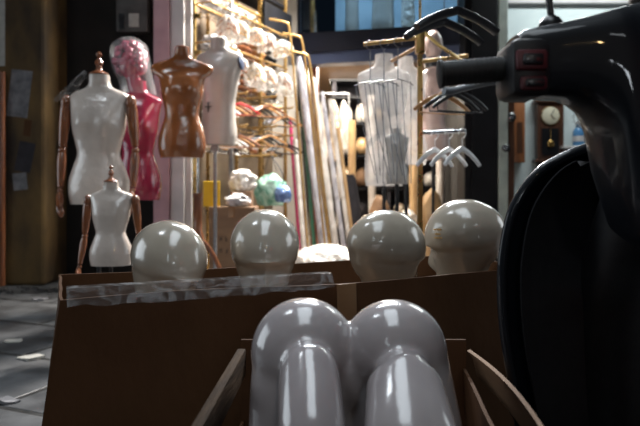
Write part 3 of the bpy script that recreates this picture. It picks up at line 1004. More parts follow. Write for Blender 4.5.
# large white dress form with wooden arms
c = at(99, 204, 3.6); k = 1.02
r = thing('dress_form', 'large white film-wrapped dress form with wooden cap and jointed wooden arms', 'dress form', (c.x, 3.6, 0))
bm = torso_bm(FEM, .034, .43, k, 1.05, 1.08, wr=.012); bmesh.ops.translate(bm, vec=(0, 0, c.z), verts=bm.verts); obj('torso', bm, 'form_white', r)
obj('cap', finial_bm(c.z + .69 * 1.08, 1.0, .054), 'wood_dark', r)
ST = base_bm(c.z + .02, .16); obj('stand', ST, 'black_plastic', r)
for s in (-1, 1):
    wooden_arm(r, s, (s * .186, -.005, c.z + .555 * 1.08 + .015), 1.05)
# crinkled film caught over the shoulder
bm = bmesh.new()
P = []
G = []
for i in range(13):
    u = i / 12
    row = []
    for j in range(9):
        v = j / 8
        x = -.055 - .145 * u; zc = c.z + .735 - .115 * u ** 1.2 - .05 * u
        y = -.045 + .10 * (v - .5) * (1 + u) - .02
        row.append(bm.verts.new((x - .01 * noise.noise(Vector((u * 5, v * 4, 1))), y, zc + .016 * noise.noise(Vector((u * 6, v * 5, 2))) + .03 * (1 - abs(2 * v - 1)) * (1 - u * .5))))
    G.append(row)
for i in range(12):
    for j in range(8):
        bm.faces.new((G[i][j], G[i + 1][j], G[i + 1][j + 1], G[i][j + 1]))
obj('film_wrap', bm, 'film', r)

# small child dress form
c = at(111, 265, 3.1); k = .60
r = thing('dress_form', 'small child-size white dress form with wooden arms, in front of the large one', 'dress form', (c.x, 3.1, 0))
bm = torso_bm(FEM, .010, .43, .62, .62, .60, wr=.015, seed=4); bmesh.ops.translate(bm, vec=(0, 0, c.z), verts=bm.verts); obj('torso', bm, 'form_white', r)
obj('cap', finial_bm(c.z + .69 * .60, .62, .034), 'wood_dark', r)
obj('stand', base_bm(c.z + .02, .12, .009), 'black_plastic', r)
for s in (-1, 1):
    wooden_arm(r, s, (s * .118, .01, c.z + .56 * .60 + .005), .68, bend=.03)

# pink mannequin with a bagged curly head
c = at(138, 200, 4.3)
r = thing('mannequin', 'shiny pink mannequin torso with a curly head under a clear bag', 'mannequin', (c.x, 4.3, 0))
bm = torso_bm(FEM, .03, .43, .95, 1.05, 1.19, wr=.008, seed=2); bmesh.ops.translate(bm, vec=(0, 0, c.z), verts=bm.verts); obj('torso', bm, 'pink', r)
DZ = .125
hb = bmesh.new()
ell(hb, (-.055, .0, c.z + DZ + .81), (.075, .085, .105)); sweep(hb, [(-.015, .01, c.z + DZ + .64), (-.03, .005, c.z + DZ + .70), (-.045, .0, c.z + DZ + .76)], [.056, .050, .05], 20)
obj('head', hb, 'pink', r)
hb = bmesh.new()
for i in range(120):
    z = rnd.uniform(-.75, 1); q = rnd.uniform(0, 2 * PI); w = math.sqrt(1 - min(1, z * z))
    pnt = Vector((-.055 + .098 * w * math.cos(q), .01 + .10 * w * math.sin(q), c.z + DZ + .84 + .115 * z))
    if pnt.y < -.05 and z < -.35: continue
    ell(hb, pnt, [rnd.uniform(.018, .03)] * 3, seg=8, rings=6)
obj('curly_hair', hb, 'pink_hair', r)
hb = bmesh.new()
BG = [(c.z + DZ + .60, .125, .10, 0), (c.z + DZ + .68, .118, .105, -.01), (c.z + DZ + .76, .128, .13, -.035), (c.z + DZ + .86, .134, .14, -.055), (c.z + DZ + .94, .118, .12, -.06), (c.z + DZ + .985, .07, .07, -.06), (c.z + DZ + 1.0, .02, .02, -.06)]
rings = []
for i in range(30):
    z = c.z + DZ + .60 + .40 * i / 29
    w, d, xc = lerp_table(BG, z)
    rings.append([Vector((xc + w * math.cos(q) * (1 + .05 * noise.noise(Vector((math.cos(q) * 3, math.sin(q) * 3, z * 9)))), d * math.sin(q) * (1 + .05 * noise.noise(Vector((math.cos(q) * 3, 4, z * 12)))), z)) for q in [2 * PI * k_ / 36 for k_ in range(36)]])
loft(hb, rings, False, True)
obj('clear_bag', hb, 'film_bag', r)
obj('stand', base_bm(c.z + .02, .16), 'black_plastic', r)

# brown torso with arm stubs on a turned wooden tripod
c = at(182, 158, 4.0)
r = thing('mannequin_torso', 'shiny brown headless torso on a turned wooden stand', 'mannequin', (c.x, 4.0, 0), rz=math.radians(8))
bm = torso_bm(STUB, .030, .43, 1.0, 1.0, .99, wr=.006); bmesh.ops.translate(bm, vec=(0, 0, c.z), verts=bm.verts); obj('torso', bm, 'brown', r)
bm = bmesh.new(); lathe(bm, [(.045, 0), (.047, .006), (.047, .022), (.040, .028)], (0, .004, c.z + .70 * .99 - .004), 24); obj('neck_cap', bm, 'wood_dark', r)
b2 = bmesh.new(); sweep(b2, [(.10, 0, .75), (.10, 0, c.z + .012)], .008, 12); obj('pole', b2, 'chrome', r)
b3 = tripod_bm(.78, .30, .026); bmesh.ops.translate(b3, vec=(.10, 0, 0), verts=b3.verts); obj('tripod_foot', b3, 'wood_dark', r)

# white torso with dark armhole discs
c = at(219, 145, 4.6)
r = thing('mannequin_torso', 'white headless torso with dark armhole discs and a small black cross mark', 'mannequin', (c.x, 4.6, 0), rz=math.radians(-12))
bm = torso_bm(MAL, .0, .5, .98, 1.0, .985); bmesh.ops.translate(bm, vec=(0, 0, c.z), verts=bm.verts); obj('torso', bm, 'torso_white', r)
for s in (-1, 1):
    bm = bmesh.new(); lathe(bm, [(.055, 0), (.057, .004), (.055, .012), (.045, .016)], (s * .163, .012, c.z + .60), 24, rot=(0, s * math.radians(80), 0)); bmesh.ops.scale(bm, vec=(1, .9, 1), verts=bm.verts)
    obj('armhole_disc', bm, 'navy', r)
bm = bmesh.new(); bx(bm, (-.045, -.098, c.z + .27), (.006, .006, .075)); bx(bm, (-.045, -.098, c.z + .272), (.055, .006, .006)); bx(bm, (-.045, -.098, c.z + .262), (.012, .007, .018)); bx(bm, (-.045, -.098, c.z + .30), (.02, .006, .005))
obj('cross_mark', bm, 'black_plastic', r, smooth=False)
bm = bmesh.new(); lathe(bm, [(.058, 0), (.06, .005), (.055, .012)], (0, 0, c.z + .778), 24); obj('neck_cap', bm, 'torso_white', r)
bm = bmesh.new(); bx(bm, (-.03, 0, c.z - .02), (.05, .03, .06)); sweep(bm, [(-.03, 0, .04), (-.03, 0, c.z + .03)], .013, 14); obj('pole', bm, 'steel', r)
bm = bmesh.new(); lathe(bm, [(.15, 0), (.15, .012), (.13, .02), (.03, .03), (.02, .06)], (-.03, 0, 0), 28); obj('foot_plate', bm, 'black_plastic', r)

# ================================================================== HANGERS
RR = .0095
def hanger_parts(style, w=.19, stem=.0, bar=True, thick=1.0):
    """(name, mesh, material) of a hanger whose hook rests on a rail through the origin (along Y)"""
    res = []
    hk = bmesh.new()
    R_ = .022; zc = RR - (R_ - .0028) + .0006
    P = [Vector((R_ * math.cos(q), 0, zc + R_ * math.sin(q))) for q in [math.radians(-20 + 290 * i / 16) for i in range(17)]]
    P += [Vector((0, 0, zc - R_ - .012)), Vector((0, 0, -.085 - stem))]
    sweep(hk, P, .0022, 8, up=(0, 1, 0))
    res.append(('hook', hk, 'chrome' if style != 'black' and style != 'white' else ('black_plastic' if style == 'black' else 'white_plastic')))
    bmx = bmesh.new()
    z0 = -.085 - stem
    pts = [(-w, 0, z0 - .075), (-w * .80, 0, z0 - .052), (-w * .45, 0, z0 - .022), (-w * .12, 0, z0 - .003), (0, 0, z0 + .004), (w * .12, 0, z0 - .003), (w * .45, 0, z0 - .022), (w * .80, 0, z0 - .052), (w, 0, z0 - .075)]
    P = smooth_path(pts, 3)
    k = len(P) - 1
    rad = [((.0045 + .0035 * abs(2 * i / k - 1)) * thick, (.0085 + .0035 * math.sin(PI * i / k)) * (1.0 + (thick - 1) * .4 * (.6 + .6 * abs(2 * i / k - 1)))) for i in range(k + 1)]
    sweep(bmx, P, rad, 10, up=(0, 0, 1))
    mm = {'pale': 'wood_pale', 'dark': 'wood_dark', 'black': 'black_plastic', 'white': 'white_plastic', 'red': 'red'}[style]
    res.append(('shoulder_bar', bmx, mm))
    if bar:
        b = bmesh.new()
        sweep(b, [(-w * .84, 0, z0 - .05), (-w * .83, 0, z0 - .088), (0, 0, z0 - .090), (w * .83, 0, z0 - .088), (w * .84, 0, z0 - .05)], .0034, 8, up=(0, 1, 0))
        res.append(('trouser_bar', b, mm if style != 'black' else 'black_plastic'))
    return res
PROTO = {}
def hanger(style, loc, rz, label, group, w=.19, stem=.0, thick=1.0, bar=True):
    key = (style, w, stem, thick, bar)
    if key not in PROTO:
        r = thing('clothes_hanger', label, 'hanger', loc, rz, group)
        for nm, b, mm in hanger_parts(style, w, stem, bar, thick):
            obj(nm, b, mm, r)
        PROTO[key] = r
        return r
    return dup(PROTO[key], loc, (0, 0, rz), label, group)

# ================================================================== BRASS RACK
rack = thing('display_rack', 'tall brass and steel display rack crowded with hangers and plastic bags', 'rack', R0 + Ru * .8 - Rn * .15)
org = Vector(rack.location)
def rpart(nm, bm, m): return obj(nm, bm, m, rack, world=True)
for tt, dd, m, rr in ((.02, 0, 'gold', .012), (.55, 0, 'steel', .016), (1.05, 0, 'gold', .016), (1.55, 0, 'gold_paint', .014), (.62, -.30, 'gold', .012), (1.1, -.30, 'gold', .012), (1.6, -.30, 'gold', .012)):
    bm = bmesh.new(); p = rk(tt, dd); bx(bm, (p.x, p.y, 1.62), (rr * 2, rr * 2, 3.2), rot=(0, 0, math.atan2(Ru.y, Ru.x)), bevel=.003)
    rpart('upright', bm, m)
for zz, m in ((2.46, 'gold_paint'), (2.30, 'gold_paint')):
    bm = bmesh.new(); sweep(bm, [rk(.0, .004, zz), rk(1.6, .004, zz)], .012, 12); rpart('rail', bm, m)
SHELF = (1.70, 2.02, 2.34, 1.14)
for zz in SHELF:
    bm = bmesh.new()
    for dd in (-.02, -.075, -.13, -.185, -.24):
        sweep(bm, [rk(.34 if dd < -.05 else .12, dd, zz), rk(1.54, dd, zz)], .004, 6)
    for i in range(12):
        sweep(bm, [rk(.36 + .105 * i, -.015, zz - .006), rk(.36 + .105 * i, -.26, zz - .006)], .003, 6)
    rpart('wire_shelf', bm, 'chrome')
bm = bmesh.new(); bx(bm, rk(1.32, -.15, 2.68), (.55, .30, .03), rot=(0, 0, math.atan2(Ru.y, Ru.x))); rpart('top_board', bm, 'black_metal')
bm = bmesh.new(); bx(bm, rk(1.32, .045, 2.45) , (.55, .012, .30), rot=(0, 0, math.atan2(Ru.y, Ru.x))); rpart('side_board', bm, 'black_metal')
ARMS = [(.30, 1.60), (.80, 1.64), (1.28, 1.60), (.30, 1.33), (.80, 1.37), (1.28, 1.33)]
for tt, zz in ARMS:
    bm = bmesh.new(); al = .31 if tt < 1.2 else .22; sweep(bm, [rk(tt, .0, zz), rk(tt, al, zz), rk(tt, al + .015, zz + .014)], RR, 12); rpart('arm', bm, 'gold_paint')
    bm = bmesh.new()
for zz in (1.60, 1.64, 1.33, 1.37):
    bm = bmesh.new(); sweep(bm, [rk(.02, .0, zz), rk(1.55, .0, zz)], .006, 8); rpart('cross_rail', bm, 'gold')
for tt in (.02,):
    for zz in (2.2, 1.9, 1.6):
        bm = bmesh.new(); p = rk(.02, 0, zz); bx(bm, p + Vector((.03, -.015, 0)), (.05, .03, .04), bevel=.004); rpart('bracket', bm, 'gold')
styles = ['pale', 'dark', 'pale', 'white', 'black', 'pale', 'red', 'dark', 'pale', 'black', 'white', 'pale']
words = {'pale': 'pale wooden clothes hanger', 'dark': 'dark varnished wooden clothes hanger', 'white': 'white plastic clothes hanger', 'black': 'black plastic clothes hanger', 'red': 'red plastic clothes hanger'}
lvl = lambda z: 'on an upper arm' if z > 2 else ('on a middle arm' if z > 1.5 else 'on a lower arm')
k = 0
yaw0 = math.atan2(Rn.y, Rn.x) - PI / 2
for (tt, zz) in ARMS:
    jit = rnd.uniform(-.5, -.15)
    for d in ((.075, .135, .195, .255) if tt < 1.2 else (.06, .115, .17)):
        s = styles[(k * 5 + int(tt * 10)) % 12]; k += 1
        if zz > 2 and s in ('red', 'black'): s = 'pale'
        hanger(s, rk(tt, d, zz), yaw0 + jit + rnd.uniform(-.03, .03), words[s] + ' ' + lvl(zz) + ' of the crowded brass rack', words[s] + 's ' + lvl(zz) + ' of the rack')
# bags of wrapped goods on the wire shelves
kinds = ['bag_white', 'bag_grey', 'bag_white', 'bag_cream', 'bag_white', 'bag_grey', 'bag_white', 'bag_cream', 'bag_white', 'bag_white', 'bag_grey', 'bag_white', 'bag_white', 'bag_cream', 'bag_white']
k = 0
for si, zz in enumerate(SHELF[:3]):
    for tt in (.42, .66, .90, 1.14, 1.38):
        m = kinds[k]; k += 1
        if si < 2 and tt > .8:
            wm = ('wood_dark', 'wood_pale', 'wood_pale', 'wood_dark', 'wood_pale', 'black_plastic')[(k + si) % 6]
            cw = {'wood_pale': 'pale wooden', 'black_plastic': 'black', 'wood_dark': 'dark wooden'}[wm]
            bm = bmesh.new()
            for q in range(11):
                a_, b_ = q % 4, q // 4
                yy = -.075 + .05 * a_ + rnd.uniform(-.006, .006); zz_ = .012 + .058 * b_
                P = smooth_path([(-.10, yy, zz_), (-.05, yy, zz_ + .03), (0, yy, zz_ + .042), (.05, yy, zz_ + .03), (.10, yy, zz_)], 3)
                sweep(bm, P, [(.010, .012)] * len(P), 8)
            o = obj('hanger_bundle', bm, wm); o.location = rk(tt, -.125, zz + .006); o.rotation_euler = (0, 0, yaw0 + PI / 2 + rnd.uniform(.55, .75) * (1 if k % 2 else 1))
            lo = 'lowest' if si == 0 else 'middle'
            tag(o, f'thick stack of {cw} hangers on the {lo} bag shelf of the brass rack', 'hanger bundle', f'{cw} hanger stacks on the {lo} bag shelf')
            continue
        bm = bag_bm(k, (rnd.uniform(.19, .235), rnd.uniform(.15, .20), rnd.uniform(.13, .24)), 4, .24, 1.7)
        lo = 'lowest' if si == 0 else ('middle' if si == 1 else 'topmost')
        col = {'bag_white': 'milky white', 'bag_grey': 'greyish clear', 'bag_cream': 'cream'}[m]
        o = obj('plastic_bag', bm, m); o.location = rk(tt, -.125, zz + .006); o.rotation_euler = (0, 0, math.atan2(Ru.y, Ru.x) - PI / 2 + rnd.uniform(-.1, .1))
        tag(o, f'{col} crumpled plastic bag on the {lo} bag shelf of the brass rack', 'plastic bag', f'{col} bags on the {lo} shelf of the rack')
# film-wrapped hanger packs hung in front of the shelves
k = 0
for zz in (2.30, 1.985):
    bm = bmesh.new(); sweep(bm, [rk(.02, .155, zz), rk(1.3, .155, zz)], RR, 10)
    for tt in (.02, .55, 1.05): sweep(bm, [rk(tt, .012, zz), rk(tt, .155, zz)], .007, 8)
    rpart('front_rail', bm, 'gold_paint')
    for i in range(5):
        tt = (.25, .41, .70, .90, 1.20)[i]; k += 1
        m = ['bag_white', 'bag_cream', 'bag_grey', 'bag_white', 'wrap_white', 'bag_white'][(i + k) % 6]
        cw = {'bag_white': 'milky white', 'bag_cream': 'cream', 'bag_grey': 'greyish', 'wrap_white': 'glossy white'}[m]
        lv = 'upper' if zz > 2.1 else 'lower'
        t = thing('hanger_pack', f'{cw} film-wrapped pack of hangers hanging from the {lv} front rail of the brass rack', 'hanger pack', rk(tt, .155, zz), yaw0 + PI / 2 + rnd.uniform(-.5, .5) - .0, f'{cw} packs on the {lv} front rail')
        h_ = rnd.uniform(.17, .26) * .86; bm = bmesh.new(); rings = []
        skew = rnd.uniform(-.35, .35)
        for j in range(26):
            u = j / 25
            w_ = .105 * (1 - math.exp(-u * 5)) * (1 - .25 * max(0, u - .7)) + .012; d_ = .02 + .028 * math.sin(PI * min(1, u * 1.05)) ** .7
            ring = []
            for q in [2 * PI * a_ / 36 for a_ in range(36)]:
                nz = noise.noise(Vector((math.cos(q) * 2.2 + k, math.sin(q) * 2.2, u * 3.2))); n2 = noise.noise(Vector((math.cos(q) * 6 + k, math.sin(q) * 6, u * 7)))
                f_ = 1 + .30 * nz + .16 * n2
                ring.append(Vector((w_ * math.cos(q) * (1 + .14 * nz), d_ * math.sin(q) * f_ * 1.1, -.05 - h_ * u * (1 + .12 * nz) + skew * w_ * math.cos(q) * u)))
            rings.append(ring)
        loft(bm, rings); obj('film_cover', bm, 'pack_film', t)
        bm = bmesh.new()
        for b_ in range(3):
            yy = -.018 + .018 * b_; zz_ = -.085 - .035 * b_
            P = smooth_path([(-.085, yy, zz_ - .05 + skew * -.05), (-.04, yy, zz_ - .012), (0, yy, zz_), (.04, yy, zz_ - .012), (.085, yy, zz_ - .05 + skew * .05)], 3); sweep(bm, P, [(.006, .009)] * len(P), 8)
        obj('hanger_bars', bm, ('wood_pale', 'wood_dark', 'gold_paint')[k % 3], t)
        hk = bmesh.new(); R_ = .022; zc = RR - (R_ - .0028) + .0006
        sweep(hk, [Vector((R_ * math.cos(q), 0, zc + R_ * math.sin(q))) for q in [math.radians(-20 + 290 * j / 12) for j in range(13)]] + [Vector((0, 0, -.05)), Vector((0, 0, -.08))], .0024, 8, up=(0, 1, 0)); obj('hook', hk, 'chrome', t)
        t.rotation_euler = (0, 0, math.atan2(Ru.y, Ru.x) - PI / 2 + rnd.uniform(-.2, .45))
# small parcels on the lowest shelf
for i, (tt, m) in enumerate(((.45, 'wood_pale'), (.62, 'black_plastic'), (.79, 'bag_cream'), (.96, 'wood_dark'), (1.13, 'bag_white'), (1.30, 'wood_pale'), (1.45, 'black_plastic'))):
    bm = bmesh.new()
    n_ = ('hanger_bundle', 'bundle of hangers')
    for q in range(4):
        P = smooth_path([(-.12, .02 * q, .012 + .02 * (q % 2)), (-.05, .02 * q, .045), (0, .02 * q, .055), (.05, .02 * q, .045), (.12, .02 * q, .012 + .02 * (q % 2))], 3)
        sweep(bm, P, [(.008, .011)] * len(P), 8)
    lo = min(v.co.z for v in bm.verts); bmesh.ops.translate(bm, vec=(0, -.03, -lo), verts=bm.verts)
    o = obj('hanger_bundle', bm, m); o.location = rk(tt, -.12, 1.1445); o.rotation_euler = (0, 0, yaw0 + PI / 2 + .9)
    cw = {'wood_pale': 'pale wooden', 'black_plastic': 'black', 'bag_cream': 'cream', 'wood_dark': 'dark wooden', 'bag_white': 'milky white'}[m]
    tag(o, f'bundle of {cw} hangers on the low wire shelf of the brass rack', 'hanger bundle', f'{cw} bundles on the low shelf')

# goods below the rack -------------------------------------------------------
A, B_ = at(209, 262, 4.85), at(255, 262, 4.85)
top = at(230, 207, 4.85).z
t = thing('carton', 'brown carton with two lines of black print, under the crowded rack', 'box', ((A.x + B_.x) / 2, 5.0, .02))
w = B_.x - A.x
bm = bmesh.new(); bx(bm, (0, 0, (top - .02) / 2), (w, .32, top - .02), bevel=.004); obj('body', bm, 'carton_pale', t, smooth=False)
bm = bmesh.new(); bx(bm, (0, -.005, top - .0195), (.05, .34, .0015)); bx(bm, (0, -.162, top - .06), (.05, .0015, .09)); obj('tape', bm, 'tape', t, smooth=False)
bm = bmesh.new()
for row, zz in enumerate((.40, .31)):
    for i in range(6):
        if i == 3: continue
        ww = .022
        x = -.13 + .045 * i
        for (dx, dz, sx_, sz_) in random.Random(row * 9 + i).sample([(-.008, 0, .005, .04), (.008, 0, .005, .04), (0, .017, .02, .006), (0, -.017, .02, .006), (0, 0, .02, .006)], 3):
            bx(bm, (x + dx, -.1612, zz + dz), (sx_, .001, sz_))
obj('print', bm, 'print', t, smooth=False)
zt = top + .002
bm = bmesh.new(); cY = 4.95
p = at(212, 190, cY)
bx(bm, (0, 0, .10), (.13, .07, .20), bevel=.004); o = obj('yellow_carton', bm, 'yellow', None, False); o.location = (p.x, cY - .02, zt); o.rotation_euler = (0, 0, .2)
tag(o, 'small bright yellow box standing on the printed carton', 'box')
for (px, yy, sz, m, lab, sd) in ((238, 4.93, (.20, .16, .12), 'bag_grey', 'flattened grey plastic bag on top of the printed carton', 31),):
    bm = bag_bm(sd, sz, 4, .22); o = obj('plastic_bag', bm, m); o.location = (at(px, 0, yy).x, yy, zt); tag(o, lab, 'plastic bag')
bm = bag_bm(33, (.22, .18, .20), 4, .22); o = obj('plastic_bag', bm, 'bag_white'); o.location = (at(240, 0, 4.95).x, 5.09, zt + .122); tag(o, 'bulging white plastic bag behind the flattened grey one, next to the yellow box', 'plastic bag')
bm = bmesh.new(); bx(bm, (0, 0, .06), (.17, .15, .12), bevel=.004); o = obj('small_carton', bm, 'carton_pale', None, False); o.location = (at(240, 0, 4.95).x + .0, 5.085, zt); tag(o, 'low carton under the bulging white bag', 'box')
# green and blue bags hung from a low arm
bm = bmesh.new(); sweep(bm, [rk(.62, .0, 1.10), rk(.62, .42, 1.10)], RR, 10); rpart('arm', bm, 'gold_paint')
g0 = rk(.62, .36, 1.10)
t = thing('plastic_bag', 'pale green see-through plastic bag hanging from a low rack arm', 'plastic bag', (g0.x, g0.y, .66))
bm = bag_bm(41, (.29, .22, .32), 4, .16); obj('bag_body', bm, 'bag_green', t)
bm = bmesh.new()
for s in (-1, 1):
    sweep(bm, smooth_path([(s * .05, 0, .31), (s * .025, .0, .40), (s * .02, 0, .415), (s * .02, .012, .415)], 5), (.006, .003), 8)
obj('bag_strap', bm, 'black_plastic', t)
pb = at(283, 193, g0.y - .18)
bm = bag_bm(43, (.15, .13, .165), 4, .14); t2 = thing('plastic_bag', 'small blue plastic bag hanging in front of the green bag', 'plastic bag', (pb.x, pb.y, pb.z - .08))
obj('bag_body', bm, 'bag_blue', t2)
bm = bmesh.new(); sweep(bm, smooth_path([(0, 0, .14), (-.01, .06, .25), (g0.x - pb.x + .09 * 0, g0.y - pb.y - .02, 1.13 - pb.z + .08 - .02)], 5), (.004, .003), 8); obj('bag_strap', bm, 'black_plastic', t2)
# big wrapped pile on the shop floor
p = at(325, 240, 5.15)
bm = bag_bm(51, (.60, .5, p.z - .02 + .0), 5, .07, 2.0); o = obj('wrapped_pile', bm, 'bag_white'); o.location = (p.x, 5.25, .021)
tag(o, 'big white film-wrapped bundle on the shop floor at the foot of the leaning rolls', 'bundle')

# ================================================================== LEANING ROLLS AND RAILS
# (px at the foot, px at the top, row of the top, depth, radius, material, shape, label)
lean = [
    (301, 290, 118, 6.34, .018, 'roll_pink', 'roll', 'bright pink fabric roll leaning at the rack end'),
    (309, 297, 112, 6.40, .024, 'wrap_white', 'roll', 'white wrapped roll leaning between the pink and dark green rolls'),
    (316, 302, 105, 6.36, .022, 'roll_green', 'roll', 'dark green fabric roll leaning among white rolls'),
    (326, 299, 58, 6.30, .046, 'wrap_silver', 'wrap', 'thick silver film-wrapped pole bundle leaning by the door'),
    (333, 306, 70, 6.44, .020, 'wrap_tan', 'roll', 'thin tan wrapped pole leaning behind the silver bundle'),
    (338, 313, 78, 6.36, .034, 'wrap_white', 'wrap', 'white film-wrapped pole bundle leaning in the door opening'),
    (346, 322, 92, 6.42, .026, 'wrap_silver', 'wrap', 'slim silver film-wrapped bundle leaning in the door opening'),
    (352, 330, 100, 6.48, .024, 'wrap_white', 'roll', 'white tube leaning next to the slim silver bundle'),
    (356, 338, 128, 6.54, .020, 'wrap_tan', 'roll', 'tan cardboard tube leaning farthest into the doorway'),
    (305, 295, 140, 6.24, .026, 'wrap_white', 'roll', 'short white wrapped roll leaning in front of the pink roll'),
]
for i, (pf, pt_, yt, Y, rad, m, kind, lab) in enumerate(lean):
    f0 = Vector(((pf - 320) / F * Y, Y, .022)); t1 = at(pt_, yt, Y + .06)
    d = t1 - f0
    L_ = d.length
    bm = bmesh.new()
    n_ = 40
    rings = []
    for a in range(n_ + 1):
        u = a / n_
        rr = rad * (1 if kind == 'roll' else 1 + .16 * noise.noise(Vector((i * 3, u * 9, 0))))
        if kind == 'wrap' and u > .93: rr *= 1 - (u - .93) * 8
        rings.append([Vector((rr * math.cos(q) * (1 + (.12 * noise.noise(Vector((math.cos(q) * 2, math.sin(q) * 2 + i, u * 14))) if kind == 'wrap' else 0)), rr * math.sin(q), u * L_)) for q in [2 * PI * k_ / 18 for k_ in range(18)]])
    loft(bm, rings)
    lowr = Vector((0, 0, 0))
    o = obj('fabric_roll' if kind == 'roll' else 'wrapped_bundle', bm, m)
    o.location = f0 + Vector((0, 0, rad * .25)); o.rotation_euler = d.to_track_quat('Z', 'Y').to_euler()
    tag(o, lab, 'roll' if kind == 'roll' else 'bundle', 'rolls and bundles leaning by the shop door')
# hooked brass rails leaning in front
for i, (pf, pt_, yt, Y, lab) in enumerate(((310, 290, 26, 5.72, 'tall brass rail with hooked top, leaning closest to the rack'), (328, 303, 40, 5.84, 'brass rail with hooked top leaning over the silver bundle'), (333, 310, 58, 5.78, 'shorter brass rail with hooked top leaning nearest the doorway'))):
    f0 = Vector(((pf - 320) / F * Y, Y, .024)); t1 = at(pt_, yt, Y)
    P = [f0, f0.lerp(t1, .3), f0.lerp(t1, .6), f0.lerp(t1, .93)]
    hook = [t1 + Vector((-.012, 0, .0)), t1 + Vector((-.05, 0, .035)), t1 + Vector((-.11, .0, .05)), t1 + Vector((-.19, 0, .065))]
    bm = bmesh.new(); sweep(bm, [f0, f0.lerp(t1, .5)] + smooth_path([f0.lerp(t1, .9), *hook], 5), .010, 12, up=(0, 1, 0))
    solo('brass_rail', bm, 'gold_paint', f0, lab, 'rail', 'hooked brass rails leaning by the rack')

# ================================================================== FOUR-WAY BRASS STAND
PB = at(420, 190, 3.0); PB.z = 0
t = thing('garment_stand', 'brass garment stand with several arms, rising behind the egg-shaped heads', 'garment stand', PB)
bm = bmesh.new(); lathe(bm, [(.17, 0), (.17, .012), (.15, .02), (.02, .03), (.016, .05)], (0, 0, 0), 28); obj('foot', bm, 'gold', t)
bm = bmesh.new(); bx(bm, (0, 0, .80), (.024, .024, 1.54), bevel=.002); obj('post', bm, 'gold', t, smooth=False)
bm = bmesh.new(); sweep(bm, [(0, 0, 1.55), (0, 0, 1.76)], .006, 10); obj('extension', bm, 'gold', t)
bm = bmesh.new(); bx(bm, (0, 0, 1.52), (.042, .042, .13), bevel=.004); obj('collar', bm, 'gold', t)
def garm(pts, m='gold', r=(.0095, .0095), n=12):
    bm = bmesh.new(); sweep(bm, [Vector(p) - PB for p in pts], r, n); return obj('arm', bm, m, t)
aL = [Vector((PB.x - .01, 3.0, 1.533)), at(364, 45, 3.13)]; aL[1].z = 1.533
garm(aL, 'gold_paint', RR)
aB = [Vector((PB.x - .005, 3.01, 1.495)), Vector((at(392, 0, 3.35).x, 3.35, 1.56)), ]; aB[1].z = 1.495; garm(aB, 'wood_pale', RR)
aC = [Vector((PB.x, 3.0, 1.577)), at(440, 46, 2.95), at(462, 61, 2.78)]; garm(aC, 'gold', .009)
aD = [Vector((PB.x + .01, 3.0, 1.42)), Vector((at(468, 0, 2.87).x, 2.87, 1.42))]; garm(aD, 'gold_paint', RR)
aE = [Vector((PB.x, 3.0, 1.73)), Vector((.575, 2.42, 1.73))]; garm(aE, 'gold', RR)
aF = [Vector((PB.x + .01, 3.0, 1.075)), Vector((.68, 2.9, 1.075))]; garm(aF, 'chrome', RR)
def on(arm, u): return arm[0].lerp(arm[1], u)
def yaw(arm): d = arm[1] - arm[0]; return math.atan2(d.y, d.x) - PI / 2
# wooden and black hangers on the right arm
hanger('pale', on(aD, .45), yaw(aD) - .62, 'pale wooden clothes hanger on the brass stand, below the scooter grip', 'hangers on the brass stand', .148, .085)
hanger('black', on(aD, .66), yaw(aD) - .62, 'slim black clothes hanger directly behind the pale wooden one on the brass stand', 'hangers on the brass stand', .145, .082)
hanger('black', on(aD, .84), yaw(aD) - .62, 'slim black clothes hanger at the tip of the brass stand arm', 'hangers on the brass stand', .145, .082)
# big black suit hangers above
hanger('black', on(aE, .56), yaw(aE) + .15, 'broad black suit hanger high on the brass stand, behind another one', 'broad black suit hangers', .180, .125, 2.9, False)
hanger('black', on(aE, .82), yaw(aE) + .1, 'broad black suit hanger high on the brass stand, nearest the street', 'broad black suit hangers', .178, .12, 2.91, False)
# white hangers low down
hanger('white', on(aF, .30), yaw(aF) - .6, 'white plastic hanger low on the brass stand, close to the post', 'white hangers low on the brass stand', .105, .0, 1.2, False)
hanger('white', on(aF, .62), yaw(aF) - .6, 'white plastic hanger low on the brass stand, in the middle of its arm', 'white hangers low on the brass stand', .105, .0, 1.2, False)
hanger('white', on(aF, .92), yaw(aF) - .6, 'white plastic hanger low on the brass stand, at the tip of its arm', 'white hangers low on the brass stand', .105, .0, 1.2, False)
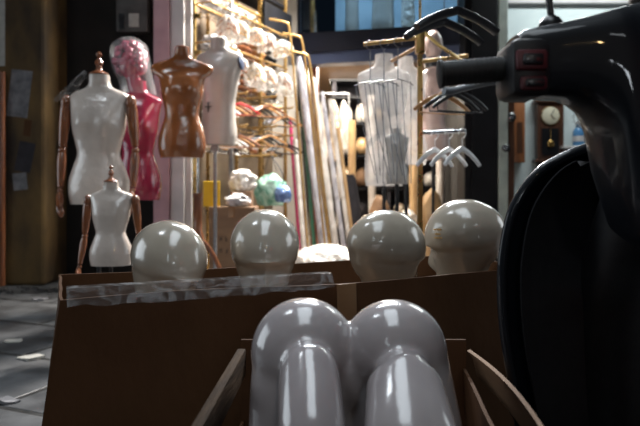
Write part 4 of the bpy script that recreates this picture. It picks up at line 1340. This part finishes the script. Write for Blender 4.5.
# wire clip racks hanging from the left arm
proto = None
for i, u in enumerate((.36, .62, .88)):
    lab = ('bunch of long grey wire rods hanging from the brass arm, closest to the post', 'bunch of long grey wire rods hanging at the middle of the brass arm', 'bunch of long grey wire rods hanging at the tip of the brass arm')[i]
    loc = on(aL, u)
    if proto is None:
        proto = thing('wire_hanger', lab, 'wire hanger', loc, 0, 'wire rods on the brass stand')
        hk = bmesh.new(); R_ = .022; zc = RR - (R_ - .0028) + .0006
        P = [Vector((R_ * math.cos(q), 0, zc + R_ * math.sin(q))) for q in [math.radians(-20 + 290 * j / 16) for j in range(17)]] + [Vector((0, 0, -.05)), Vector((0, 0, -.19))]
        sweep(hk, P, .0026, 8, up=(0, 1, 0)); obj('hook', hk, 'wire', proto)
        b = bmesh.new(); sweep(b, smooth_path([(-.085, 0, -.215), (-.05, 0, -.20), (0, 0, -.19), (.05, 0, -.20), (.085, 0, -.215)], 4), .0026, 8); obj('crossbar', b, 'wire', proto)
        for j in range(4):
            x = -.08 + .05 * j
            b = bmesh.new(); sweep(b, [(x, 0, -.205 + .008 * (1 if j in (1, 2, 3) else -1)), (x * .75 + .02, .0, -.42), (x * .3 + .05, 0, -.66 - .04 * (j % 2))], .0024, 8); obj('rod', b, 'wire', proto)
        proto.rotation_euler = (0, 0, yaw(aL) - .75)
    else:
        dup(proto, loc, (0, 0, yaw(aL) - .75), lab, 'wire rods on the brass stand')
# milky film strip hanging behind the rods
# ================================================================== BODIES IN THE DOORWAY
def standing(name, cat, label, px, pyb, Y, tab, kx, ky, kz, m, bust=.0, seed=0, rz=0, head=None, wr=.006):
    c = at(px, pyb, Y)
    r = thing(name, label, cat, (c.x, Y, .02), rz)
    bm = torso_bm(tab, bust, .43, kx, ky, kz, wr=wr, seed=seed); bmesh.ops.translate(bm, vec=(0, 0, c.z - .02), verts=bm.verts); obj('torso', bm, m, r)
    obj('stand', base_bm(c.z - .0, .14), 'black_plastic', r)
    if head:
        zt_ = c.z - .02 + tab[-1][0] * kz
        b = bmesh.new(); ell(b, (0, -.01, zt_ + .12), (.074, .092, .118)); sweep(b, [(0, 0, zt_ - .01), (0, -.003, zt_ + .05)], .052, 18); obj('head', b, head, r)
    return r
standing('mannequin_torso', 'mannequin', 'large milky see-through torso hanging wires in front of it, left of the brass pole', 384, 186, 4.2, MAL, .98, 1.0, 1.12, 'clear_body', .02, 3)
standing('mannequin_torso', 'mannequin', 'pale white torso close behind the brass pole, shoulders above the wooden arm', 406, 165, 4.62, FEM, .94, 1.0, 1.16, 'clear_body', .02, 5)
r = standing('mannequin', 'mannequin', 'flesh-toned mannequin with head and dark collar, behind the hangers of the brass stand', 433, 160, 5.0, FEM, .80, .9, 1.16, 'skin_mannequin', .028, 6, head='skin_mannequin')
zt_ = r.children[0].data.vertices
b = bmesh.new(); zc = at(433, 160, 5.0).z - .02 + .69 * 1.16
lathe(b, [(.062, -.06), (.066, -.03), (.063, .01), (.056, .02)], (0, .0, zc - .0), 24); obj('collar', b, 'black_plastic', r)
standing('mannequin_torso', 'mannequin', 'short grey-white child torso standing low behind the wire rods', 397, 184, 3.86, FEM, .42, .5, .50, 'torso_white', .0, 8)
# tall clear film sleeve at the doorway
for (px, yt, yb, Y, w, lab, m) in ((372, 78, 205, 4.9, .15, 'long clear film sleeve standing by the wire rods in the doorway', 'clear_body'),):
    pass

# ================================================================== DEEP ROOM
Yb = 10.45
t = thing('shelving', 'dark shelving unit standing deep inside the shop', 'shelves', (.95, 8.8, .02))
bm = bmesh.new()
for x in (-.75, 0, .75): bx(bm, (x, 0, 1.16), (.05, .4, 2.32))
obj('upright', bm, 'dark_cloth', t, False)
bm = bmesh.new(); bx(bm, (0, .21, 1.16), (1.55, .015, 2.32)); obj('back_board', bm, 'dark_cloth', t, False)
for zz in (.35, .8, 1.25, 1.7, 2.06, 2.30):
    bm = bmesh.new(); bx(bm, (0, -.01, zz), (1.62, .42, .03)); obj('shelf', bm, 'black_metal', t, False)
k = 0
for zz in (.365, .815, 1.265, 1.715):
    for x in (-.58, -.36, -.14, .16, .38, .60):
        m = ['carton_pale', 'bag_white', 'bag_cream', 'dark_cloth', 'wrap_tan', 'bag_white', 'bag_grey'][(k * 3) % 7]; k += 1
        cw = {'carton_pale': 'brown', 'bag_white': 'white', 'bag_cream': 'cream', 'dark_cloth': 'dark', 'wrap_tan': 'tan', 'bag_grey': 'grey'}[m]
        row = {.365: 'bottom', .815: 'second', 1.265: 'third', 1.715: 'top'}[zz]
        bm = bag_bm(60 + k, (.19, .24, rnd.uniform(.24, .34)), 3, .10, 2.0)
        o = obj('parcel', bm, m); o.location = (.95 + x, 8.77, .02 + zz + .016)
        tag(o, f'{cw} wrapped parcel on the {row} shelf of the dark shelving at the back', 'parcel', f'{cw} parcels on the {row} shelf at the back')
# white garment covers hanging inside the door
t = thing('hanging_rail', 'steel clothes rail holding pale garment covers inside the shop', 'rail', (.16, 8.2, .02))
for x in (-.22, .22):
    bm = bmesh.new(); sweep(bm, [(x, 0, 0.012), (x, 0, 2.05)], .012, 10); obj('post', bm, 'steel', t)
    bm = bmesh.new(); sweep(bm, [(x, -.18, .012), (x, .18, .012)], .012, 10); obj('foot', bm, 'steel', t)
bm = bmesh.new(); sweep(bm, [(-.22, 0, 2.05), (.22, 0, 2.05)], RR, 10); obj('top_rail', bm, 'steel', t)
for i, (x, m, hgt, w) in enumerate(((-.13, 'wrap_white', .95, .26), (.02, 'bag_cream', .8, .24), (.15, 'wrap_white', .65, .22))):
    t2 = thing('garment_cover', ('long white garment cover on the steel rail, nearest the red-brown post', 'cream garment cover in the middle of the steel rail', 'short white garment cover on the steel rail, deepest in the doorway')[i], 'garment cover', (.16 + x, 8.2, .02 + 2.05), PI / 2 + .45, 'garment covers on the steel rail')
    hk = bmesh.new(); R_ = .022; zc = RR - (R_ - .0028) + .0006
    sweep(hk, [Vector((R_ * math.cos(q), 0, zc + R_ * math.sin(q))) for q in [math.radians(-20 + 290 * j / 16) for j in range(17)]] + [Vector((0, 0, -.05)), Vector((0, 0, -.10))], .0024, 8, up=(0, 1, 0)); obj('hook', hk, 'chrome', t2)
    bm = bmesh.new(); rings = []
    for j in range(24):
        u = j / 23
        z = -.09 - hgt * u
        ww = w * .5 * min(1, .12 + u * 5.5) ; dd = .012 + .03 * min(1, u * 3)
        rings.append([Vector((ww * math.cos(q) * (1 + .05 * noise.noise(Vector((i, u * 5, math.sin(q))))), dd * math.sin(q) * (1 + .5 * noise.noise(Vector((math.cos(q) * 5, i * 3, u * 3)))), z)) for q in [2 * PI * k_ / 28 for k_ in range(28)]])
    loft(bm, rings); obj('cover', bm, m, t2)
# dark bag, stools and white boxes on the floor inside
bm = bmesh.new()
rings = []
for (z, w, d) in ((0, .20, .16), (.25, .19, .15), (.5, .14, .10), (.66, .09, .06), (.70, .06, .05)):
    rings.append([Vector((w * math.copysign(abs(math.cos(q)) ** .6, math.cos(q)), d * math.copysign(abs(math.sin(q)) ** .6, math.sin(q)), z)) for q in [2 * PI * k_ / 28 for k_ in range(28)]])
loft(bm, rings); o = obj('sack', bm, 'dark_cloth'); o.location = (.33, 6.9, .021)
bmesh_scale = 1; o.scale = (.75, .75, 1.36)
tag(o, 'dark tapered sack standing on the shop floor inside the doorway', 'sack')
for i, (px, Y, w, h, m, lab) in enumerate(((352, 7.6, .26, .34, 'bag_white', 'low white parcel on the floor beside the dark sack'), (366, 7.2, .22, .55, 'bag_cream', 'cream parcel standing on the floor behind the milky torso'), (380, 7.8, .3, .8, 'carton_pale', 'tall brown parcel on the floor deep in the shop'), (408, 7.4, .3, .62, 'bag_white', 'white parcel on the floor behind the brass pole'), (432, 7.0, .28, .9, 'wrap_tan', 'tall tan parcel on the floor behind the white hangers'), (454, 6.9, .2, .7, 'bag_grey', 'grey parcel on the floor against the dark inner wall'))):
    bm = bag_bm(80 + i, (w, w * .9, h), 4, .08, 2.4); o = obj('parcel', bm, m); o.location = (at(px, 0, Y).x, Y, .021); tag(o, lab, 'parcel', 'parcels on the shop floor')
for i, (px, yt, Y, rad, m, lab) in enumerate(((372, 95, 8.3, .05, 'wrap_white', 'white tube standing upright deep in the shop, next to the shelving'), (352, 120, 7.95, .05, 'wrap_tan', 'tan tube standing upright deep in the shop'), (340, 130, 7.9, .05, 'wrap_white', 'white tube standing upright below the garment covers'), (414, 120, 8.2, .06, 'wrap_tan', 'tan tube standing upright behind the brass pole'), (440, 130, 8.0, .05, 'wrap_white', 'white tube standing upright behind the hangers'))):
    bm = bmesh.new(); hh = at(px, yt, Y).z; lathe(bm, [(rad * .6, 0), (rad, .01), (rad, hh - .03), (rad * .6, hh - .022)], n=20); o = obj('tube', bm, m); o.location = (at(px, 0, Y).x, Y, .021); tag(o, lab, 'tube', 'tubes standing deep in the shop')
# red-handled thing low behind the white hangers
bm = bmesh.new(); bx(bm, (0, 0, .02), (.16, .12, .04), bevel=.01); sweep(bm, smooth_path([(-.05, 0, .04), (-.04, 0, .10), (.04, 0, .10), (.05, 0, .04)], 4), .008, 8); 
# upper room bodies behind the transom glass
for (px, w, m, lab, Y) in ((383, 1.0, 'torso_white', 'pale torso standing in the upper window, over the door', 7.3), (352, .62, 'torso_white', 'narrow pale torso standing in the upper window', 7.4), (408, .6, 'bag_white', 'slim pale figure in the upper window beside the brass stand top', 7.2)):
    c = at(px, 34, Y)
    r = thing('mannequin_torso', lab, 'mannequin', (c.x, Y, 2.562))
    bm = torso_bm(MAL, 0, .5, w, w, 1.1, wr=.004); bmesh.ops.translate(bm, vec=(0, 0, .10), verts=bm.verts); obj('torso', bm, m, r)
    obj('stand', base_bm(.12, .10), 'black_plastic', r)

# ================================================================== CLOCK SHOP
YC = 7.0
def sx(px): return (px - 320) / F * YC
cx = sx(547); zt = H + (HY - 99) / F * YC; zb = H + (HY - 166) / F * YC
hh = zt - zb; w = sx(560) - sx(534)
t = thing('wall_clock', 'dark walnut pendulum wall clock with cream round dial', 'clock', (cx, YC - .075, zb))
bm = bmesh.new()
bx(bm, (0, .02, hh * .5), (w, .09, hh * .86), bevel=.006)
bx(bm, (0, .01, hh * .95), (w * 1.22, .12, .035), bevel=.008); bx(bm, (0, .01, hh * .985), (w * 1.05, .11, .03), bevel=.008)
bx(bm, (0, .01, hh * .07), (w * 1.18, .12, .035), bevel=.008); bx(bm, (0, .015, hh * .02), (w * .9, .1, .035), bevel=.01)
for s in (-1, 1): sweep(bm, [(s * w * .46, -.03, hh * .12), (s * w * .46, -.03, hh * .9)], .012, 10)
obj('case', bm, 'clock_wood', t)
bm = bmesh.new(); bx(bm, (0, -.028, hh * .35), (w * .66, .006, hh * .40)); obj('window', bm, 'black_metal', t, False)
bm = bmesh.new(); lathe(bm, [(w * .33, 0), (w * .33, .012), (w * .30, .016)], (0, -.026, hh * .735), 32, rot=(PI / 2, 0, 0)); obj('dial', bm, 'dial', t)
bm = bmesh.new(); lathe(bm, [(w * .36, 0), (w * .36, .01), (w * .33, .012)], (0, -.024, hh * .735), 32, rot=(PI / 2, 0, 0)); obj('bezel', bm, 'gold', t)
for an, ln in ((2.3, .06), (.5, .085)):
    bm = bmesh.new(); sweep(bm, [(0, -.045, hh * .735), (math.sin(an) * ln, -.045, hh * .735 + math.cos(an) * ln)], .004, 6); obj('clock_hand', bm, 'black_plastic', t)
bm = bmesh.new(); lathe(bm, [(.035, 0), (.038, .006), (.03, .012)], (0, -.034, hh * .32), 24, rot=(PI / 2, 0, 0)); sweep(bm, [(0, -.036, hh * .34), (0, -.036, hh * .54)], .004, 8); obj('pendulum', bm, 'gold', t)
xa, xb = sx(511), sx(522); za, zc_ = H + (HY - 163) / F * YC, H + (HY - 102) / F * YC
t = thing('wall_clock', 'narrow orange oak clock case half hidden behind the door jamb', 'clock', ((xa + xb) / 2, YC - .06, za))
bm = bmesh.new(); bx(bm, (0, 0, (zc_ - za) / 2), (xb - xa, .10, zc_ - za), bevel=.008); bx(bm, (0, 0, zc_ - za), ((xb - xa) * 1.15, .11, .03), bevel=.006); obj('case', bm, 'clock_orange', t)
bm = bmesh.new(); bx(bm, (0, -.052, (zc_ - za) * .4), ((xb - xa) * .5, .006, (zc_ - za) * .5)); obj('window', bm, 'clock_wood', t, False)
# wire guard fan on the wall
cz = H + (HY - 118) / F * YC; cxx = sx(583)
t = thing('wall_fan', 'round grey wire fan fixed to the pale wall beside the dark clock', 'fan', (cxx, YC - .02, cz))
bm = bmesh.new(); bx(bm, (0, .0, 0), (.08, .04, .10), bevel=.008); obj('bracket', bm, 'grey_box', t)
bm = bmesh.new(); lathe(bm, [(.05, 0), (.05, .10), (.03, .12)], (0, -.02, 0), 20, rot=(PI / 2, 0, 0)); obj('motor', bm, 'grey_box', t)
for k_ in range(3):
    bm = bmesh.new(); q = 2 * PI * k_ / 3
    dx = Vector((math.cos(q), 0, math.sin(q))); dy = Vector((-math.sin(q), 0, math.cos(q)))
    rings = [[dx * r_ + dy * (w_ * s_) + Vector((0, -.125 + o_ + .2 * w_ * s_, 0)) for s_, o_ in ((-1, 0), (1, 0), (1, .004), (-1, .004))] for r_, w_ in ((.03, .02), (.09, .05), (.15, .045))]
    loft(bm, rings); obj('fan_blade', bm, 'pillar_white', t, False)
bm = bmesh.new()
for r_ in (.05, .09, .13, .17):
    P = [Vector((r_ * math.cos(q), -.16 + .02 * (r_ / .17) ** 2, r_ * math.sin(q))) for q in [2 * PI * j / 32 for j in range(33)]]; sweep(bm, P, .0035, 6, up=(0, 1, 0), caps=False)
for j in range(18):
    q = 2 * PI * j / 18; sweep(bm, [(.03 * math.cos(q), -.16, .03 * math.sin(q)), (.17 * math.cos(q), -.14, .17 * math.sin(q)), (.175 * math.cos(q), -.09, .175 * math.sin(q))], .0025, 6)
obj('wire_guard', bm, 'wire', t)
# shelf with bottle
sz = H + (HY - 147) / F * YC
t = thing('wall_shelf', 'white shelf on the pale wall under the fan', 'shelf', (sx(580), YC - .11, sz)); bm = bmesh.new(); bx(bm, (0, 0, -.015), (.52, .2, .03), bevel=.004); obj('board', bm, 'white_plastic', t)
for s in (-.18, .18):
    bm = bmesh.new(); bx(bm, (s, .05, -.075), (.02, .1, .09)); obj('shelf_bracket', bm, 'steel', t, False)
t = thing('water_bottle', 'blue and clear plastic water bottle on the white shelf', 'bottle', (sx(574), YC - .12, sz + .001))
bm = bmesh.new(); lathe(bm, [(.055, 0), (.06, .01), (.06, .15), (.045, .19), (.022, .22), (.022, .24)], n=24); obj('body', bm, 'bottle_blue', t)
bm = bmesh.new(); lathe(bm, [(.0605, .05), (.061, .055), (.061, .105), (.0605, .11)], n=24); obj('paper_band', bm, 'pillar_white', t)
bm = bmesh.new(); lathe(bm, [(.026, .241), (.026, .27), (.02, .275)], n=20); obj('cap', bm, 'white_plastic', t)
for i, (px, hgt, r_, m, lab) in enumerate(((588, .10, .045, 'pillar_pink', 'pinkish small pot on the white shelf beside the bottle'), (598, .17, .05, 'grey_box', 'grey canister at the end of the white shelf'))):
    bm = bmesh.new(); lathe(bm, [(r_ * .9, 0), (r_, .01), (r_, hgt * .8), (r_ * .8, hgt), (.01, hgt * .98)], n=20); o = obj('canister', bm, m); o.location = (sx(px), YC - .12, sz + .001); tag(o, lab, 'canister')
# door hardware on the jamb
for (px, py, lab) in ((512, 117, 'upper round dark knob on the dark jamb of the clock shop'), (506, 148, 'lower round dark knob on the jamb of the clock shop')):
    p = at(px, py, 6.17); bm = bmesh.new(); lathe(bm, [(.02, 0), (.02, .02), (.045, .03), (.048, .05), (.03, .065)], (0, 0, 0), 24, rot=(PI / 2, 0, 0)); t = thing('door_knob', lab, 'knob', (p.x, 6.238, p.z), 0, 'knobs of the clock shop'); obj('knob', bm, 'black_plastic', t)
    bm = bmesh.new(); lathe(bm, [(.018, 0), (.02, .003), (.012, .006)], (0, -.066, 0), 20, rot=(PI / 2, 0, 0)); obj('knob_cap', bm, 'chrome', t)

# ================================================================== LEFT WALL DETAILS
def flat(px0, py0, px1, py1, Y, name, m, lab, cat, tilt=0):
    a, b = at(px0, py0, Y), at(px1, py1, Y)
    bm = bmesh.new(); bx(bm, (0, 0, 0), (b.x - a.x, .003, a.z - b.z), rot=(0, tilt, 0)); o = obj(name, bm, m, None, False); o.location = ((a.x + b.x) / 2, Y, (a.z + b.z) / 2); tag(o, lab, cat); return o
YP = 5.1995
flat(9, 70, 30, 117, YP, 'poster', 'paper', 'faded grey paper notice pasted on the ochre concrete pier', 'poster', .12)
flat(17, 142, 33, 172, YP, 'sticker', 'dark_cloth', 'dark torn sticker on the ochre pier, under the grey notice', 'sticker', .2)
flat(13, 173, 27, 190, YP, 'sticker', 'paper', 'small low grey sticker on the ochre pier', 'sticker', -.1)
flat(24, 120, 31, 136, YP, 'sticker', 'carton', 'small brown scrap stuck on the ochre pier between notice and sticker', 'sticker', .1)
flat(-14, -10, 5, 66, YP, 'wall_sign', 'paper_pale', 'pale upright board at the very edge of the ochre pier', 'board')
bm = bmesh.new(); p = at(2, 130, 5.15); sweep(bm, [(p.x, 5.16, .0), (p.x, 5.16, 1.78)], .022, 12); solo('drain_pipe', bm, 'wood_dark', (p.x, 5.16, 0), 'rusty brown pipe running up the ochre concrete pier', 'pipe')
a, b = at(119, -8, 5.6), at(150, 34, 5.6)
t = thing('meter_box', 'grey electric meter box high on the dark wall', 'meter box', ((a.x + b.x) / 2, 5.58, b.z))
hh = a.z - b.z; w = b.x - a.x
bm = bmesh.new(); bx(bm, (0, 0, hh / 2), (w, .13, hh), bevel=.01); obj('case', bm, 'grey_box', t)
bm = bmesh.new(); bx(bm, (.02, -.068, .10), (.09, .008, .12), bevel=.004); obj('dial_window', bm, 'paper_pale', t)
bm = bmesh.new(); bx(bm, (-.09, -.07, .09), (.05, .012, .14), bevel=.004); obj('breaker_panel', bm, 'black_plastic', t)
bm = bmesh.new(); sweep(bm, smooth_path([(-.0, 0, 0), (.01, 0, -.2), (.10, 0, -.45), (.09, 0, -.9), (.10, 0, -1.3)], 6), .012, 10); obj('cable', bm, 'black_plastic', t)
# litter on the paving
for i, (px, py, s, m, lab) in enumerate(((31, 358, .07, 'paper_pale', 'small pale paper scrap on the paving, nearest the long carton'), (14, 342, .05, 'paper_pale', 'tiny pale paper scrap on the paving, midway to the pier'), (8, 402, .05, 'paper', 'grey paper scrap on the paving at the near edge'), (40, 300, .06, 'paper', 'grey paper scrap on the paving, close to the dark wall'))):
    Y = H * F / (py - HY); bm = bmesh.new()
    pts = [Vector((s * rnd.uniform(.6, 1) * math.cos(q), s * rnd.uniform(.5, .9) * math.sin(q), .004 + rnd.uniform(0, .012))) for q in [2 * PI * j / 9 for j in range(9)]]
    loft(bm, [[Vector((p.x, p.y, .002)) for p in pts], pts]); o = obj('paper_scrap', bm, m, None, False); o.location = ((px - 320) / F * Y, Y, 0); tag(o, lab, 'litter')
bm = bmesh.new()
for i in range(170):
    x = rnd.uniform(-3.4, -1.3); s = rnd.uniform(.008, .03)
    ell(bm, (x, 5.0 + rnd.gauss(.0, .07), s * .4), (s, s * .8, s * .6), seg=7, rings=5)
o = obj('rubble', bm, 'grey_box'); o['kind'] = 'stuff'; tag(o, 'crumbled grey rubble along the foot of the dark wall', 'rubble')

# ================================================================== LIGHT
def area(name, loc, rot, size, sy, power, col, spread=None):
    l = bpy.data.lights.new(name, 'AREA'); l.shape = 'RECTANGLE'; l.size = size; l.size_y = sy; l.energy = power; l.color = col
    if spread: l.spread = math.radians(spread)
    o = bpy.data.objects.new(name, l); COL.objects.link(o); o.location = loc; o.rotation_euler = [math.radians(a) for a in rot]; return o
def bulb(name, loc, r, power, col):
    l = bpy.data.lights.new(name, 'POINT'); l.shadow_soft_size = r; l.energy = power; l.color = col
    o = bpy.data.objects.new(name, l); COL.objects.link(o); o.location = loc; return o
def aimed(name, loc, tgt, size, sy, power, col, spread):
    o = area(name, loc, (0, 0, 0), size, sy, power, col, spread)
    o.rotation_euler = (Vector(tgt) - Vector(loc)).to_track_quat('-Z', 'Y').to_euler()
    return o
aimed('rack_spot', (.25, 5.6, 3.5), (-.75, 5.5, 1.45), .9, .25, 100, (1.0, .94, .86), 95)
aimed('doorway_spot', (.35, 5.7, 3.4), (.62, 4.3, 1.2), .6, .25, 95, (1.0, .95, .90), 80)
aimed('torso_spot', (.1, 5.2, 3.2), (-1.3, 4.0, 1.2), .3, .2, 18, (1.0, .93, .85), 60)
area('inner_room_light', (.5, 8.3, 2.38), (0, 0, 0), .9, 2.2, 190, (1.0, .90, .76))
area('upper_room_light', (.6, 7.0, 4.2), (25, 0, 0), 1.5, .3, 60, (.75, .90, 1.0))
area('clock_shop_light', (2.9, 6.0, 3.5), (0, 0, 0), 1.6, .3, 46, (.92, 1.0, 1.0))
area('street_lamp', (-2.6, 2.4, 6.2), (0, -14, 0), .9, .9, 34, (.86, .93, 1.0))
area('opposite_shop_tube', (-.9, -1.9, 2.1), (75, 0, -18), .16, 1.5, 3, (.82, .93, 1.0))
area('opposite_shop_sign', (.9, -2.4, 2.6), (65, 0, 20), .6, .2, 2.2, (.9, .96, 1.0))
area('overhead_sheen_light', (-.05, .85, 3.1), (0, 0, 0), .9, 2.2, 27, (.84, .93, 1.0))  # unseen overhead panel, added for a soft sheen on hips and heads
aimed('head_rim_light', (.1, 4.4, 3.7), (.05, 1.5, .6), 1.8, .12, 34, (.84, .92, 1.0), 110)  # added out of view behind the heads to give them pale rims
aimed('left_rim_light', (-4.4, 2.3, 1.6), (-.3, 2.0, .7), 2.4, 2.2, 26, (.84, .93, 1.0), 140)  # unseen panel, added for bright left edges on heads and dress forms
aimed('right_rim_light', (4.2, 2.9, 1.9), (.2, 1.8, .7), 2.0, 2.0, 19, (.90, .96, 1.0), 140)  # unseen counterpart, added for the right-hand rims of the heads
aimed('cowl_glint_light', (.55, -4.0, 1.55), (.3, .8, .9), .35, .28, 1.6, (.86, .93, 1.0), 90)  # unseen, added and placed so the scooter cowl shows a pale reflection
bulb('warm_bulb', (.35, -1.3, 1.75), .028, 3.2, (1.0, .68, .30))
bulb('tail_light', (1.28, -.9, 1.24), .035, 1.5, (1.0, .05, .06))
w = bpy.data.worlds.new('night'); SC.world = w; w.use_nodes = True
bg = w.node_tree.nodes['Background']; bg.inputs[0].default_value = (.35, .45, .6, 1); bg.inputs[1].default_value = .012

# ================================================================== CAMERA
cam = bpy.data.cameras.new('camera'); co = bpy.data.objects.new('camera', cam); COL.objects.link(co)
co.location = (0, 0, H); co.rotation_euler = (PI / 2, 0, 0)
cam.sensor_width = 36; cam.lens = 35; cam.shift_y = -23 / 640; cam.clip_start = .02
cam.dof.use_dof = True; cam.dof.focus_distance = 1.35; cam.dof.aperture_fstop = 4.8
SC.camera = co
SC.view_settings.view_transform = 'Standard'; SC.view_settings.look = 'None'; SC.view_settings.gamma = 1; SC.view_settings.exposure = 0.15; SC.view_settings.use_curve_mapping = False
SC.cycles.use_denoising = True
SC.cycles.max_bounces = 10; SC.cycles.transparent_max_bounces = 16; SC.cycles.sample_clamp_indirect = 4
